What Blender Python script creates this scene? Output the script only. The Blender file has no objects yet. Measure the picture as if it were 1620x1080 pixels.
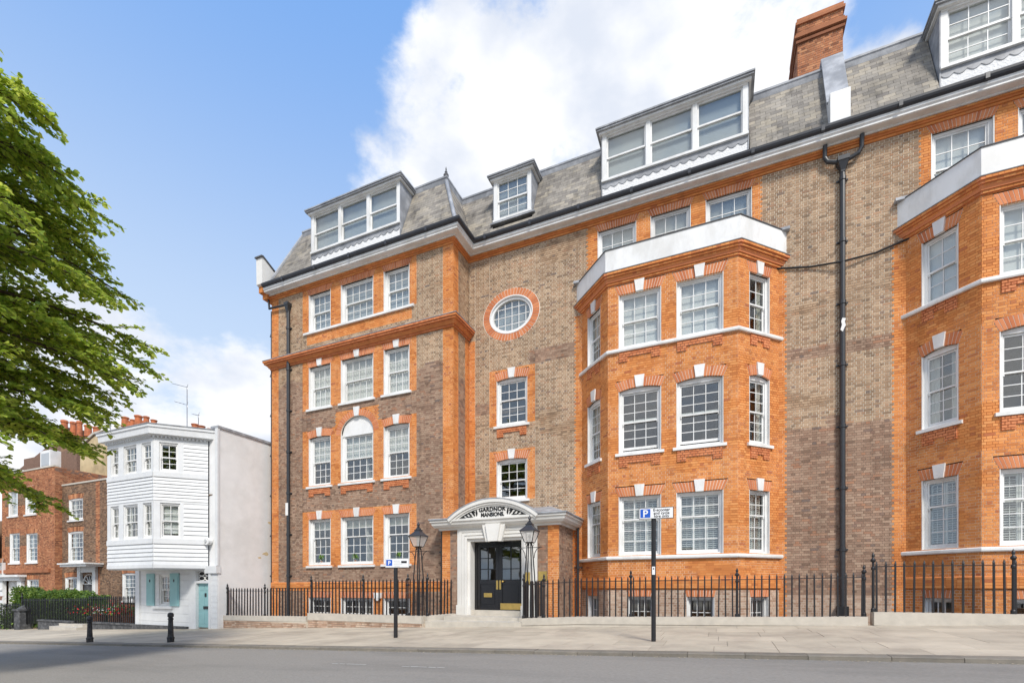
import bpy, math, random
from mathutils import Vector, Matrix
random.seed(7)
R = math.radians
C = bpy.context.scene.collection
SC = bpy.context.scene

# ------------------------------------------------------------------ camera
F_PX, HOR = 765.0, 929.0                       # focal length and eye level, in pixels of the 1620 px photograph
TH = math.atan(F_PX / 1780.0)                  # the lens axis is turned this far left of the facade's normal
CT, ST = math.cos(TH), math.sin(TH)
cam_d = bpy.data.cameras.new('camera'); cam = bpy.data.objects.new('camera', cam_d); C.objects.link(cam)
cam_d.sensor_width = 36; cam_d.lens = 36 * F_PX / 1620
cam_d.shift_y = (HOR - 540) / 1620
cam_d.clip_end = 2000; cam_d.clip_start = .1
cam.location = (0, 0, 0); cam.rotation_euler = (R(90), 0, TH)   # eye level is z = 0
SC.camera = cam

# ------------------------------------------------------------------ sky, sun, exposure
SUN_EL, SUN_AZ = R(46), R(143)                 # azimuth clockwise from +Y: behind the camera, a little to the right
w = bpy.data.worlds.new('World'); SC.world = w; w.use_nodes = True
nt = w.node_tree; nt.nodes.clear()
def N(t, typ, **k):
    n = t.nodes.new(typ)
    for a, b in k.items(): setattr(n, a, b)
    return n
def px_dir(px, py):
    v = Vector(((px - 810) / F_PX * CT - ST, (px - 810) / F_PX * ST + CT, (HOR - py) / F_PX))
    return v.normalized()
sky = N(nt, 'ShaderNodeTexSky', sky_type='NISHITA', sun_disc=False)
sky.sun_elevation = SUN_EL; sky.sun_rotation = SUN_AZ
sky.air_density = 1.0; sky.dust_density = 0.6; sky.ozone_density = 1.6
tc = N(nt, 'ShaderNodeTexCoord')
noi = N(nt, 'ShaderNodeTexNoise'); noi.inputs['Scale'].default_value = 4.6; noi.inputs['Detail'].default_value = 9; noi.inputs['Roughness'].default_value = .6
mp = N(nt, 'ShaderNodeMapping'); mp.inputs['Scale'].default_value = (1, 1, 1.7); mp.inputs['Location'].default_value = (1.31, .57, .9)
nt.links.new(tc.outputs['Generated'], mp.inputs['Vector']); nt.links.new(mp.outputs[0], noi.inputs['Vector'])
def math_n(op, a, b=None, clamp=False):
    m = N(nt, 'ShaderNodeMath', operation=op); m.use_clamp = clamp
    for i, s in enumerate((a, b)):
        if s is None: continue
        if isinstance(s, (int, float)): m.inputs[i].default_value = s
        else: nt.links.new(s, m.inputs[i])
    return m.outputs[0]
bias = None
for px, py, ro, ri in ((690, 235, 9.5, 2), (790, 150, 11, 3), (900, 90, 11.5, 4), (1040, 70, 10, 4), (1160, 100, 9, 3), (1280, 60, 6, 1), (600, 270, 5.5, 1), (800, 250, 9, 3), (230, 640, 12, 6), (60, 660, 13, 6),
                       (400, 640, 11, 5), (1380, 130, 5, 0), (-300, 600, 22, 8), (1000, 700, 24, 8), (1900, 300, 22, 8)):
    d = px_dir(px, py)
    dp = N(nt, 'ShaderNodeVectorMath', operation='DOT_PRODUCT'); nt.links.new(tc.outputs['Generated'], dp.inputs[0]); dp.inputs[1].default_value = d
    mr = N(nt, 'ShaderNodeMapRange', interpolation_type='SMOOTHSTEP')
    nt.links.new(dp.outputs['Value'], mr.inputs['Value'])
    mr.inputs['From Min'].default_value = math.cos(R(ro)); mr.inputs['From Max'].default_value = math.cos(R(ri))
    bias = mr.outputs[0] if bias is None else math_n('MAXIMUM', bias, mr.outputs[0])
sep = N(nt, 'ShaderNodeSeparateXYZ'); nt.links.new(tc.outputs['Generated'], sep.inputs[0])
back = N(nt, 'ShaderNodeMapRange', interpolation_type='SMOOTHSTEP'); nt.links.new(sep.outputs['Y'], back.inputs['Value'])   # broken cloud goes on all round behind the view
back.inputs['From Min'].default_value = .1; back.inputs['From Max'].default_value = -.3; back.inputs['To Max'].default_value = .55
bias = math_n('MAXIMUM', bias, back.outputs[0])
f = math_n('ADD', math_n('MULTIPLY', bias, .62), math_n('MULTIPLY', math_n('SUBTRACT', noi.outputs['Fac'], .5), 1.9))
clr = N(nt, 'ShaderNodeVectorMath', operation='DOT_PRODUCT'); nt.links.new(tc.outputs['Generated'], clr.inputs[0]); clr.inputs[1].default_value = px_dir(300, 190)       # the clear blue gap
clm = N(nt, 'ShaderNodeMapRange', interpolation_type='SMOOTHSTEP'); nt.links.new(clr.outputs['Value'], clm.inputs['Value']); clm.inputs['From Min'].default_value = math.cos(R(24)); clm.inputs['From Max'].default_value = math.cos(R(8)); clm.inputs['To Max'].default_value = .3
f = math_n('SUBTRACT', f, clm.outputs[0])
cm = N(nt, 'ShaderNodeMapRange', interpolation_type='SMOOTHSTEP'); nt.links.new(f, cm.inputs['Value'])
cm.inputs['From Min'].default_value = .2; cm.inputs['From Max'].default_value = .56
# thin high veil: the blue pales towards the horizon
veil = N(nt, 'ShaderNodeMapRange', interpolation_type='SMOOTHSTEP'); nt.links.new(sep.outputs['Z'], veil.inputs['Value'])
veil.inputs['From Min'].default_value = .78; veil.inputs['From Max'].default_value = .05; veil.inputs['To Min'].default_value = .85; veil.inputs['To Max'].default_value = .95
mx0 = N(nt, 'ShaderNodeMixRGB'); nt.links.new(veil.outputs[0], mx0.inputs['Fac']); nt.links.new(sky.outputs[0], mx0.inputs[1]); 
bl = N(nt, 'ShaderNodeMapRange', interpolation_type='SMOOTHSTEP'); nt.links.new(sep.outputs['Z'], bl.inputs['Value']); bl.inputs['From Min'].default_value = .85; bl.inputs['From Max'].default_value = .33
vc = N(nt, 'ShaderNodeMixRGB'); nt.links.new(bl.outputs[0], vc.inputs['Fac']); vc.inputs[1].default_value = (1.5, 3.3, 7.0, 1); vc.inputs[2].default_value = (4.5, 5.6, 7.2, 1); nt.links.new(vc.outputs[0], mx0.inputs[2])
n2 = N(nt, 'ShaderNodeTexNoise'); n2.inputs['Scale'].default_value = 6; n2.inputs['Detail'].default_value = 6; nt.links.new(mp.outputs[0], n2.inputs['Vector'])
n2r = N(nt, 'ShaderNodeMapRange', interpolation_type='SMOOTHSTEP'); nt.links.new(n2.outputs['Fac'], n2r.inputs['Value']); n2r.inputs['From Min'].default_value = .34; n2r.inputs['From Max'].default_value = .60
cc = N(nt, 'ShaderNodeMixRGB'); nt.links.new(n2r.outputs[0], cc.inputs['Fac']); cc.inputs[1].default_value = (5.5, 5.9, 6.7, 1); cc.inputs[2].default_value = (7.6, 7.65, 7.8, 1)
mx1 = N(nt, 'ShaderNodeMixRGB'); nt.links.new(cm.outputs[0], mx1.inputs['Fac']); nt.links.new(mx0.outputs[0], mx1.inputs[1]); nt.links.new(cc.outputs[0], mx1.inputs[2])
bg = N(nt, 'ShaderNodeBackground'); bg.inputs['Strength'].default_value = .1; nt.links.new(mx1.outputs[0], bg.inputs['Color'])
wo = N(nt, 'ShaderNodeOutputWorld'); nt.links.new(bg.outputs[0], wo.inputs['Surface'])
sd = bpy.data.lights.new('sun', 'SUN'); so = bpy.data.objects.new('sun', sd); C.objects.link(so)
sd.energy = 2.7; sd.angle = R(12); sd.color = (1, .95, .87)
sdir = Vector((math.sin(SUN_AZ) * math.cos(SUN_EL), math.cos(SUN_AZ) * math.cos(SUN_EL), math.sin(SUN_EL)))
so.rotation_euler = sdir.to_track_quat('Z', 'Y').to_euler(); so.location = (0, -20, 40)
vs = SC.view_settings; vs.view_transform = 'Standard'; vs.look = 'None'; vs.gamma = 1; vs.exposure = .5
SC.cycles.max_bounces = 8; SC.cycles.transparent_max_bounces = 16; SC.cycles.use_denoising = True
SC.cycles.caustics_reflective = False; SC.cycles.caustics_refractive = False

# ------------------------------------------------------------------ pixel -> place helpers
def ray(px):
    t = (px - 810) / F_PX
    return t * CT - ST, t * ST + CT
def onY(px, py, Y):
    dx, dy = ray(px); d = Y / dy
    return dx * d, (HOR - py) * d / F_PX
def XY(px, Y): dx, dy = ray(px); return dx * Y / dy
def gz(X, Y): return -1.01 + .0355 * X - .025 * (14 - Y)          # pavement surface
KERB_Y = 9.0
def rz(X, Y): return gz(X, KERB_Y) - .07 + .022 * (KERB_Y - Y) - .0022 * (KERB_Y - Y) ** 2     # road, with its camber

# ------------------------------------------------------------------ materials
MATS = {}
def mat(name, base, rough=.6, var=.12, scale=6., bump=0., bscale=40., metal=0., spec=.4, var2=0., scale2=.6, col2=None, island=0., stretch=None):
    if name in MATS: return MATS[name]
    m = bpy.data.materials.new(name); m.use_nodes = True; t = m.node_tree
    b = t.nodes['Principled BSDF']; L = t.links.new
    b.inputs['Roughness'].default_value = rough; b.inputs['Metallic'].default_value = metal; b.inputs['Specular IOR Level'].default_value = spec
    geo = N(t, 'ShaderNodeNewGeometry'); pos = geo.outputs['Position']
    if stretch:
        mpn = N(t, 'ShaderNodeMapping'); mpn.inputs['Scale'].default_value = stretch; L(pos, mpn.inputs['Vector']); pos = mpn.outputs[0]
    n = N(t, 'ShaderNodeTexNoise'); n.inputs['Scale'].default_value = scale; n.inputs['Detail'].default_value = 6; L(pos, n.inputs['Vector'])
    mr = N(t, 'ShaderNodeMapRange'); L(n.outputs['Fac'], mr.inputs['Value'])
    mr.inputs['From Min'].default_value = .25; mr.inputs['From Max'].default_value = .75
    mr.inputs['To Min'].default_value = 1 - var; mr.inputs['To Max'].default_value = 1 + var
    val = mr.outputs[0]
    if island:
        oi = N(t, 'ShaderNodeObjectInfo')
        ad = N(t, 'ShaderNodeMath', operation='ADD'); L(geo.outputs['Random Per Island'], ad.inputs[0]); L(oi.outputs['Random'], ad.inputs[1])
        fr = N(t, 'ShaderNodeMath', operation='FRACT'); L(ad.outputs[0], fr.inputs[0])
        m2 = N(t, 'ShaderNodeMapRange'); L(fr.outputs[0], m2.inputs['Value']); m2.inputs['To Min'].default_value = 1 - island; m2.inputs['To Max'].default_value = 1 + island
        mu = N(t, 'ShaderNodeMath', operation='MULTIPLY'); L(val, mu.inputs[0]); L(m2.outputs[0], mu.inputs[1]); val = mu.outputs[0]
    col = N(t, 'ShaderNodeVectorMath', operation='SCALE')
    if col2:
        n3 = N(t, 'ShaderNodeTexNoise'); n3.inputs['Scale'].default_value = scale2; n3.inputs['Detail'].default_value = 7; n3.inputs['Roughness'].default_value = .65; L(pos, n3.inputs['Vector'])
        cr = N(t, 'ShaderNodeMapRange', interpolation_type='SMOOTHSTEP'); L(n3.outputs['Fac'], cr.inputs['Value'])
        cr.inputs['From Min'].default_value = .42; cr.inputs['From Max'].default_value = .66; cr.inputs['To Max'].default_value = var2
        mx = N(t, 'ShaderNodeMixRGB'); L(cr.outputs[0], mx.inputs['Fac']); mx.inputs[1].default_value = (*base, 1); mx.inputs[2].default_value = (*col2, 1)
        L(mx.outputs[0], col.inputs[0])
    else: col.inputs[0].default_value = base
    L(val, col.inputs['Scale']); L(col.outputs[0], b.inputs['Base Color'])
    if bump:
        nb = N(t, 'ShaderNodeTexNoise'); nb.inputs['Scale'].default_value = bscale; nb.inputs['Detail'].default_value = 5; L(pos, nb.inputs['Vector'])
        bp = N(t, 'ShaderNodeBump'); bp.inputs['Strength'].default_value = bump; bp.inputs['Distance'].default_value = .02
        L(nb.outputs['Fac'], bp.inputs['Height']); L(bp.outputs[0], b.inputs['Normal'])
    MATS[name] = m
    return m
def brick_mat(name, stops, stain=.25):
    """each brick its own fired colour, plus broad weathering"""
    m = bpy.data.materials.new(name); m.use_nodes = True; t = m.node_tree; L = t.links.new
    b = t.nodes['Principled BSDF']; b.inputs['Roughness'].default_value = .85; b.inputs['Specular IOR Level'].default_value = .2
    geo = N(t, 'ShaderNodeNewGeometry'); oi = N(t, 'ShaderNodeObjectInfo')
    ad = N(t, 'ShaderNodeMath', operation='ADD'); L(geo.outputs['Random Per Island'], ad.inputs[0]); L(oi.outputs['Random'], ad.inputs[1])
    fr = N(t, 'ShaderNodeMath', operation='FRACT'); L(ad.outputs[0], fr.inputs[0])
    rp = N(t, 'ShaderNodeValToRGB'); L(fr.outputs[0], rp.inputs[0]); rp.color_ramp.interpolation = 'LINEAR'
    el = rp.color_ramp.elements
    while len(el) < len(stops): el.new(.5)
    for e, (p, c) in zip(el, stops): e.position = p; e.color = (*c, 1)
    n = N(t, 'ShaderNodeTexNoise'); n.inputs['Scale'].default_value = .7; n.inputs['Detail'].default_value = 8; n.inputs['Roughness'].default_value = .7; L(geo.outputs['Position'], n.inputs['Vector'])
    mr = N(t, 'ShaderNodeMapRange'); L(n.outputs['Fac'], mr.inputs['Value']); mr.inputs['From Min'].default_value = .3; mr.inputs['From Max'].default_value = .7
    mr.inputs['To Min'].default_value = 1 - stain; mr.inputs['To Max'].default_value = 1 + stain * .5
    n4 = N(t, 'ShaderNodeTexNoise'); n4.inputs['Scale'].default_value = 60; n4.inputs['Detail'].default_value = 3; L(geo.outputs['Position'], n4.inputs['Vector'])
    m4 = N(t, 'ShaderNodeMapRange'); L(n4.outputs['Fac'], m4.inputs['Value']); m4.inputs['To Min'].default_value = .8; m4.inputs['To Max'].default_value = 1.2
    ms = N(t, 'ShaderNodeMapping'); ms.inputs['Scale'].default_value = (2.2, 2.2, .16); L(geo.outputs['Position'], ms.inputs['Vector'])      # rain streaks
    n5 = N(t, 'ShaderNodeTexNoise'); n5.inputs['Scale'].default_value = 1.6; n5.inputs['Detail'].default_value = 6; L(ms.outputs[0], n5.inputs['Vector'])
    m5 = N(t, 'ShaderNodeMapRange', interpolation_type='SMOOTHSTEP'); L(n5.outputs['Fac'], m5.inputs['Value']); m5.inputs['From Min'].default_value = .5; m5.inputs['From Max'].default_value = .78; m5.inputs['To Min'].default_value = 1; m5.inputs['To Max'].default_value = 1 - stain
    mu0 = N(t, 'ShaderNodeMath', operation='MULTIPLY'); L(mr.outputs[0], mu0.inputs[0]); L(m5.outputs[0], mu0.inputs[1])
    mu = N(t, 'ShaderNodeMath', operation='MULTIPLY'); L(mu0.outputs[0], mu.inputs[0]); L(m4.outputs[0], mu.inputs[1])
    sc = N(t, 'ShaderNodeVectorMath', operation='SCALE'); L(rp.outputs[0], sc.inputs[0]); L(mu.outputs[0], sc.inputs['Scale'])
    L(sc.outputs[0], b.inputs['Base Color'])
    MATS[name] = m
    return m
def mortar_mat(name, a, bcol, lo, hi, zones=None):
    """old flush joints, with patches that were raked out and repointed in pale lime"""
    m = bpy.data.materials.new(name); m.use_nodes = True; t = m.node_tree; L = t.links.new
    b = t.nodes['Principled BSDF']; b.inputs['Roughness'].default_value = .95; b.inputs['Specular IOR Level'].default_value = .1
    geo = N(t, 'ShaderNodeNewGeometry')
    mpn = N(t, 'ShaderNodeMapping'); mpn.inputs['Scale'].default_value = (.55, .55, 1.); L(geo.outputs['Position'], mpn.inputs['Vector'])
    n = N(t, 'ShaderNodeTexNoise'); n.inputs['Scale'].default_value = .8; n.inputs['Detail'].default_value = 5; L(mpn.outputs[0], n.inputs['Vector'])
    v = n.outputs['Fac']
    if zones:                                                    # lower storeys keep their old grey-brown joints
        sp = N(t, 'ShaderNodeSeparateXYZ'); L(geo.outputs['Position'], sp.inputs[0])
        z = N(t, 'ShaderNodeMapRange'); L(sp.outputs['Z'], z.inputs['Value'])
        z.inputs['From Min'].default_value = zones[0]; z.inputs['From Max'].default_value = zones[1]; z.inputs['To Min'].default_value = zones[2]; z.inputs['To Max'].default_value = zones[3]
        ad = N(t, 'ShaderNodeMath', operation='ADD'); L(v, ad.inputs[0]); L(z.outputs[0], ad.inputs[1]); v = ad.outputs[0]
    mr = N(t, 'ShaderNodeMapRange'); L(v, mr.inputs['Value']); mr.inputs['From Min'].default_value = lo; mr.inputs['From Max'].default_value = hi
    mx = N(t, 'ShaderNodeMixRGB'); L(mr.outputs[0], mx.inputs['Fac']); mx.inputs[1].default_value = (*a, 1); mx.inputs[2].default_value = (*bcol, 1)
    L(mx.outputs[0], b.inputs['Base Color']); MATS[name] = m
    return m
brick_mat('brown', [(0, (.26, .18, .12)), (.12, (.35, .23, .145)), (.5, (.44, .30, .195)), (.85, (.52, .375, .25)), (.95, (.43, .25, .15)), (1, (.22, .17, .14))])
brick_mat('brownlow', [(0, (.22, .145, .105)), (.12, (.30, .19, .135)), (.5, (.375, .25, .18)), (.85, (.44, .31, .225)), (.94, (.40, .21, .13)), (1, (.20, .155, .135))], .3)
mortar_mat('mortar_low', (.36, .265, .195), (.46, .36, .275), .4, .62)
brick_mat('orange', [(0, (.52, .185, .06)), (.15, (.63, .235, .074)), (.6, (.71, .278, .086)), (.93, (.75, .335, .12)), (1, (.46, .15, .065))], .16)
brick_mat('red', [(0, (.52, .17, .075)), (.5, (.63, .23, .10)), (1, (.69, .27, .125))], .12)
brick_mat('pale', [(0, (.42, .27, .19)), (.5, (.55, .38, .28)), (1, (.62, .48, .37))], .3)
brick_mat('oldbrown', [(0, (.13, .075, .05)), (.4, (.24, .145, .09)), (.8, (.34, .21, .13)), (1, (.10, .075, .06))], .25)
brick_mat('oldred', [(0, (.22, .09, .05)), (.25, (.38, .155, .078)), (.7, (.48, .20, .098)), (1, (.57, .28, .14))], .25)
mortar_mat('mortar_brown', (.36, .265, .19), (.90, .84, .70), .38, .44, (3.5, 7.5, .0, .03))
mortar_mat('mortar_orange', (.60, .25, .095), (.92, .76, .56), .45, .50)
mortar_mat('mortar_red', (.78, .66, .54), (.84, .76, .66), .4, .6)
mortar_mat('mortar_pale', (.60, .52, .43), (.74, .68, .58), .4, .6)
mortar_mat('mortar_old', (.40, .33, .26), (.55, .48, .39), .4, .6)
MORTAR = {'brownlow': 'mortar_low', 'brown': 'mortar_brown', 'orange': 'mortar_orange', 'red': 'mortar_red', 'pale': 'mortar_pale', 'oldbrown': 'mortar_old', 'oldred': 'mortar_old', 'slate': 'lead_dark'}
orange_p = mat('orange_plain', (.60, .215, .07), .85, .2, 4, .3, 30)
white = mat('white_paint', (.80, .80, .79), .45, .04, 3, .05, 30, col2=(.60, .59, .56), var2=.6, scale2=1.6, stretch=(1, 1, .45))
stucco = mat('cream_stucco', (.76, .745, .71), .7, .05, 4, .15, 60, col2=(.58, .56, .52), var2=.5, scale2=1.0)
render_w = mat('white_render', (.80, .80, .795), .85, .05, 2.5, .25, 25, col2=(.70, .695, .68), var2=.7, scale2=.55)
board_w = mat('board_white', (.70, .71, .715), .5, .05, 5, .1, 20, col2=(.62, .63, .64), var2=.5, scale2=1.2)
roughcast = mat('roughcast', (.80, .80, .80), .9, .08, 20, 1.0, 22)
lead = mat('lead', (.27, .28, .30), .55, .2, 3, .1, 10, spec=.5, col2=(.42, .43, .45), var2=.7, scale2=1.5)
lead_dark = mat('lead_dark', (.09, .09, .095), .7, .2, 4)
gutter_m = mat('gutter_paint', (.035, .037, .045), .4, .15, 5, spec=.5)
iron = mat('black_iron', (.014, .014, .016), .42, .2, 12, .1, 60, spec=.5)
pipe_m = mat('pipe_paint', (.03, .032, .037), .38, .15, 6, spec=.5)
bollard_m = mat('bollard_paint', (.016, .016, .018), .5, .3, 14, .3, 50, col2=(.10, .09, .085), var2=.5, scale2=9)
door_m = mat('black_gloss', (.012, .012, .014), .2, .1, 6, spec=.5)
brass = mat('brass', (.72, .50, .16), .3, .12, 9, metal=1)
teal = mat('teal_paint', (.27, .48, .49), .5, .06, 4, .05, 30)
stone = mat('portland_stone', (.54, .495, .425), .85, .1, 5, .3, 40, col2=(.45, .42, .37), var2=.6, scale2=1.5)
slab_m = mat('york_slab', (.49, .425, .33), .85, .09, 2.2, .25, 35, col2=(.34, .285, .225), var2=.6, scale2=.9, island=.09)
joint_m = mat('slab_joint', (.33, .28, .22), .95, .1)
kerb_m = mat('granite_kerb', (.21, .185, .15), .8, .15, 12, .3, 60, col2=(.17, .155, .13), var2=.8, scale2=3, island=.12)
asphalt = mat('asphalt', (.295, .272, .24), .9, .2, 50, .6, 150, col2=(.22, .205, .182), var2=.9, scale2=.3, stretch=(.4, 1.3, 1))
paint_r = mat('road_paint', (.62, .61, .57), .8, .25, 30)
gutter_dust = mat('gutter_dust', (.42, .36, .27), .95, .3, 9)
area_m = mat('area_concrete', (.22, .20, .18), .9, .2, 3)
glass_grey = mat('blind_and_sky_grey', (.44, .47, .50), .8, .03, 1)
blind_w = mat('blind_white', (.80, .80, .80), .8, .03, 1)
curtain_m = mat('curtain_voile', (.74, .73, .70), .9, .08, 3)
blind_c = mat('blind_cream', (.58, .56, .48), .85, .05, 2)
louvre_m = mat('shutter_white', (.80, .80, .78), .5, .03, 2)
interior_m = mat('interior_plaster', (.62, .60, .55), .9, .1, 1)
floor_m = mat('interior_floor', (.16, .11, .07), .6, .1, 2)
slate_m = brick_mat('slate', [(0, (.22, .20, .18)), (.3, (.30, .275, .24)), (.6, (.34, .31, .27)), (.92, (.40, .355, .285)), (1, (.19, .18, .17))], .42)
terracotta = mat('terracotta', (.52, .16, .065), .8, .2, 8, .2, 30, col2=(.22, .10, .06), var2=.6, scale2=3)
ochre = mat('ochre_render', (.66, .52, .31), .9, .1, 2, .2, 20, col2=(.36, .28, .17), var2=.7, scale2=.8)
tile_m = mat('roof_tile', (.20, .12, .085), .85, .25, 9, .5, 14)
alu = mat('aluminium', (.35, .35, .36), .45, .1, 5, metal=.8)
sign_w = mat('sign_white', (.80, .81, .82), .35, .02, 2)
sign_b = mat('sign_blue', (.015, .10, .50), .35, .04, 2)
sign_k = mat('sign_black', (.015, .015, .016), .5, .05, 2)
sign_g = mat('sign_grey', (.50, .51, .51), .5, .15, 40)
pot_m = mat('pot_clay', (.34, .15, .08), .85, .2, 8)
soil = mat('dark_stone', (.065, .066, .07), .8, .4, 7, .5, 12, col2=(.16, .16, .16), var2=.7, scale2=4)
bark = mat('bark', (.10, .075, .055), .9, .3, 9, .6, 20)
lamp_glass = mat('lamp_glass', (.78, .76, .72), .25, .03, 2)
panel_w = mat('bead_white', (.78, .775, .76), .5, .04, 3)
def leaf_mat(name, a, b_, c_, tr=.35):
    m = bpy.data.materials.new(name); m.use_nodes = True; t = m.node_tree; L = t.links.new
    b = t.nodes['Principled BSDF']; out = t.nodes['Material Output']; b.inputs['Roughness'].default_value = .5; b.inputs['Specular IOR Level'].default_value = .35
    geo = N(t, 'ShaderNodeNewGeometry'); rp = N(t, 'ShaderNodeValToRGB'); L(geo.outputs['Random Per Island'], rp.inputs[0])
    el = rp.color_ramp.elements; el[0].color = (*a, 1); el[1].color = (*c_, 1); e = el.new(.5); e.color = (*b_, 1)
    L(rp.outputs[0], b.inputs['Base Color'])
    tl = N(t, 'ShaderNodeBsdfTranslucent'); hs = N(t, 'ShaderNodeHueSaturation'); hs.inputs['Value'].default_value = 1.6; hs.inputs['Hue'].default_value = .48; L(rp.outputs[0], hs.inputs['Color']); L(hs.outputs[0], tl.inputs[0])
    mx = N(t, 'ShaderNodeMixShader'); mx.inputs[0].default_value = tr; L(b.outputs[0], mx.inputs[1]); L(tl.outputs[0], mx.inputs[2]); L(mx.outputs[0], out.inputs[0])
    MATS[name] = m; return m
leaf_t = leaf_mat('tree_leaf', (.15, .25, .03), (.29, .40, .05), (.48, .55, .10), .5)
leaf_h = leaf_mat('hedge_leaf', (.045, .10, .02), (.10, .18, .03), (.22, .31, .06))
leaf_p = leaf_mat('plant_leaf', (.05, .12, .02), (.10, .20, .03), (.17, .29, .05))
petal_r = leaf_mat('red_petal', (.50, .008, .015), (.62, .012, .02), (.72, .03, .03), .2)
petal_w = leaf_mat('white_petal', (.68, .68, .62), (.76, .76, .72), (.8, .8, .78), .2)
def glass_mat():
    m = bpy.data.materials.new('window_glass'); m.use_nodes = True; t = m.node_tree; t.nodes.clear(); L = t.links.new
    out = N(t, 'ShaderNodeOutputMaterial'); g = N(t, 'ShaderNodeBsdfGlossy'); g.inputs['Roughness'].default_value = .02
    tr = N(t, 'ShaderNodeBsdfTransparent'); tr.inputs[0].default_value = (.93, .95, .94, 1)
    geo = N(t, 'ShaderNodeNewGeometry')
    dt = N(t, 'ShaderNodeVectorMath', operation='DOT_PRODUCT'); L(geo.outputs['Incoming'], dt.inputs[0]); L(geo.outputs['Normal'], dt.inputs[1])
    def mm(op, a, b):
        q = N(t, 'ShaderNodeMath', operation=op)
        for i, v in enumerate((a, b)):
            if isinstance(v, (int, float)): q.inputs[i].default_value = v
            elif v is not None: L(v, q.inputs[i])
        return q.outputs[0]
    fz = mm('ADD', mm('MULTIPLY', mm('POWER', mm('SUBTRACT', 1, mm('ABSOLUTE', dt.outputs['Value'], None)), 5), .86), .13)   # both faces reflect alike
    n = N(t, 'ShaderNodeTexNoise'); n.inputs['Scale'].default_value = 2.2; L(geo.outputs['Position'], n.inputs['Vector'])
    bp = N(t, 'ShaderNodeBump'); bp.inputs['Strength'].default_value = .03; bp.inputs['Distance'].default_value = .01; L(n.outputs['Fac'], bp.inputs['Height']); L(bp.outputs[0], g.inputs['Normal'])
    mx = N(t, 'ShaderNodeMixShader'); L(fz, mx.inputs[0]); L(tr.outputs[0], mx.inputs[1]); L(g.outputs[0], mx.inputs[2]); L(mx.outputs[0], out.inputs[0])
    MATS['window_glass'] = m; return m
glass = glass_mat()
frost = mat('frosted_glass', (.80, .79, .77), .3, .03, 2); frost.node_tree.nodes['Principled BSDF'].inputs['Alpha'].default_value = .45

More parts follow.
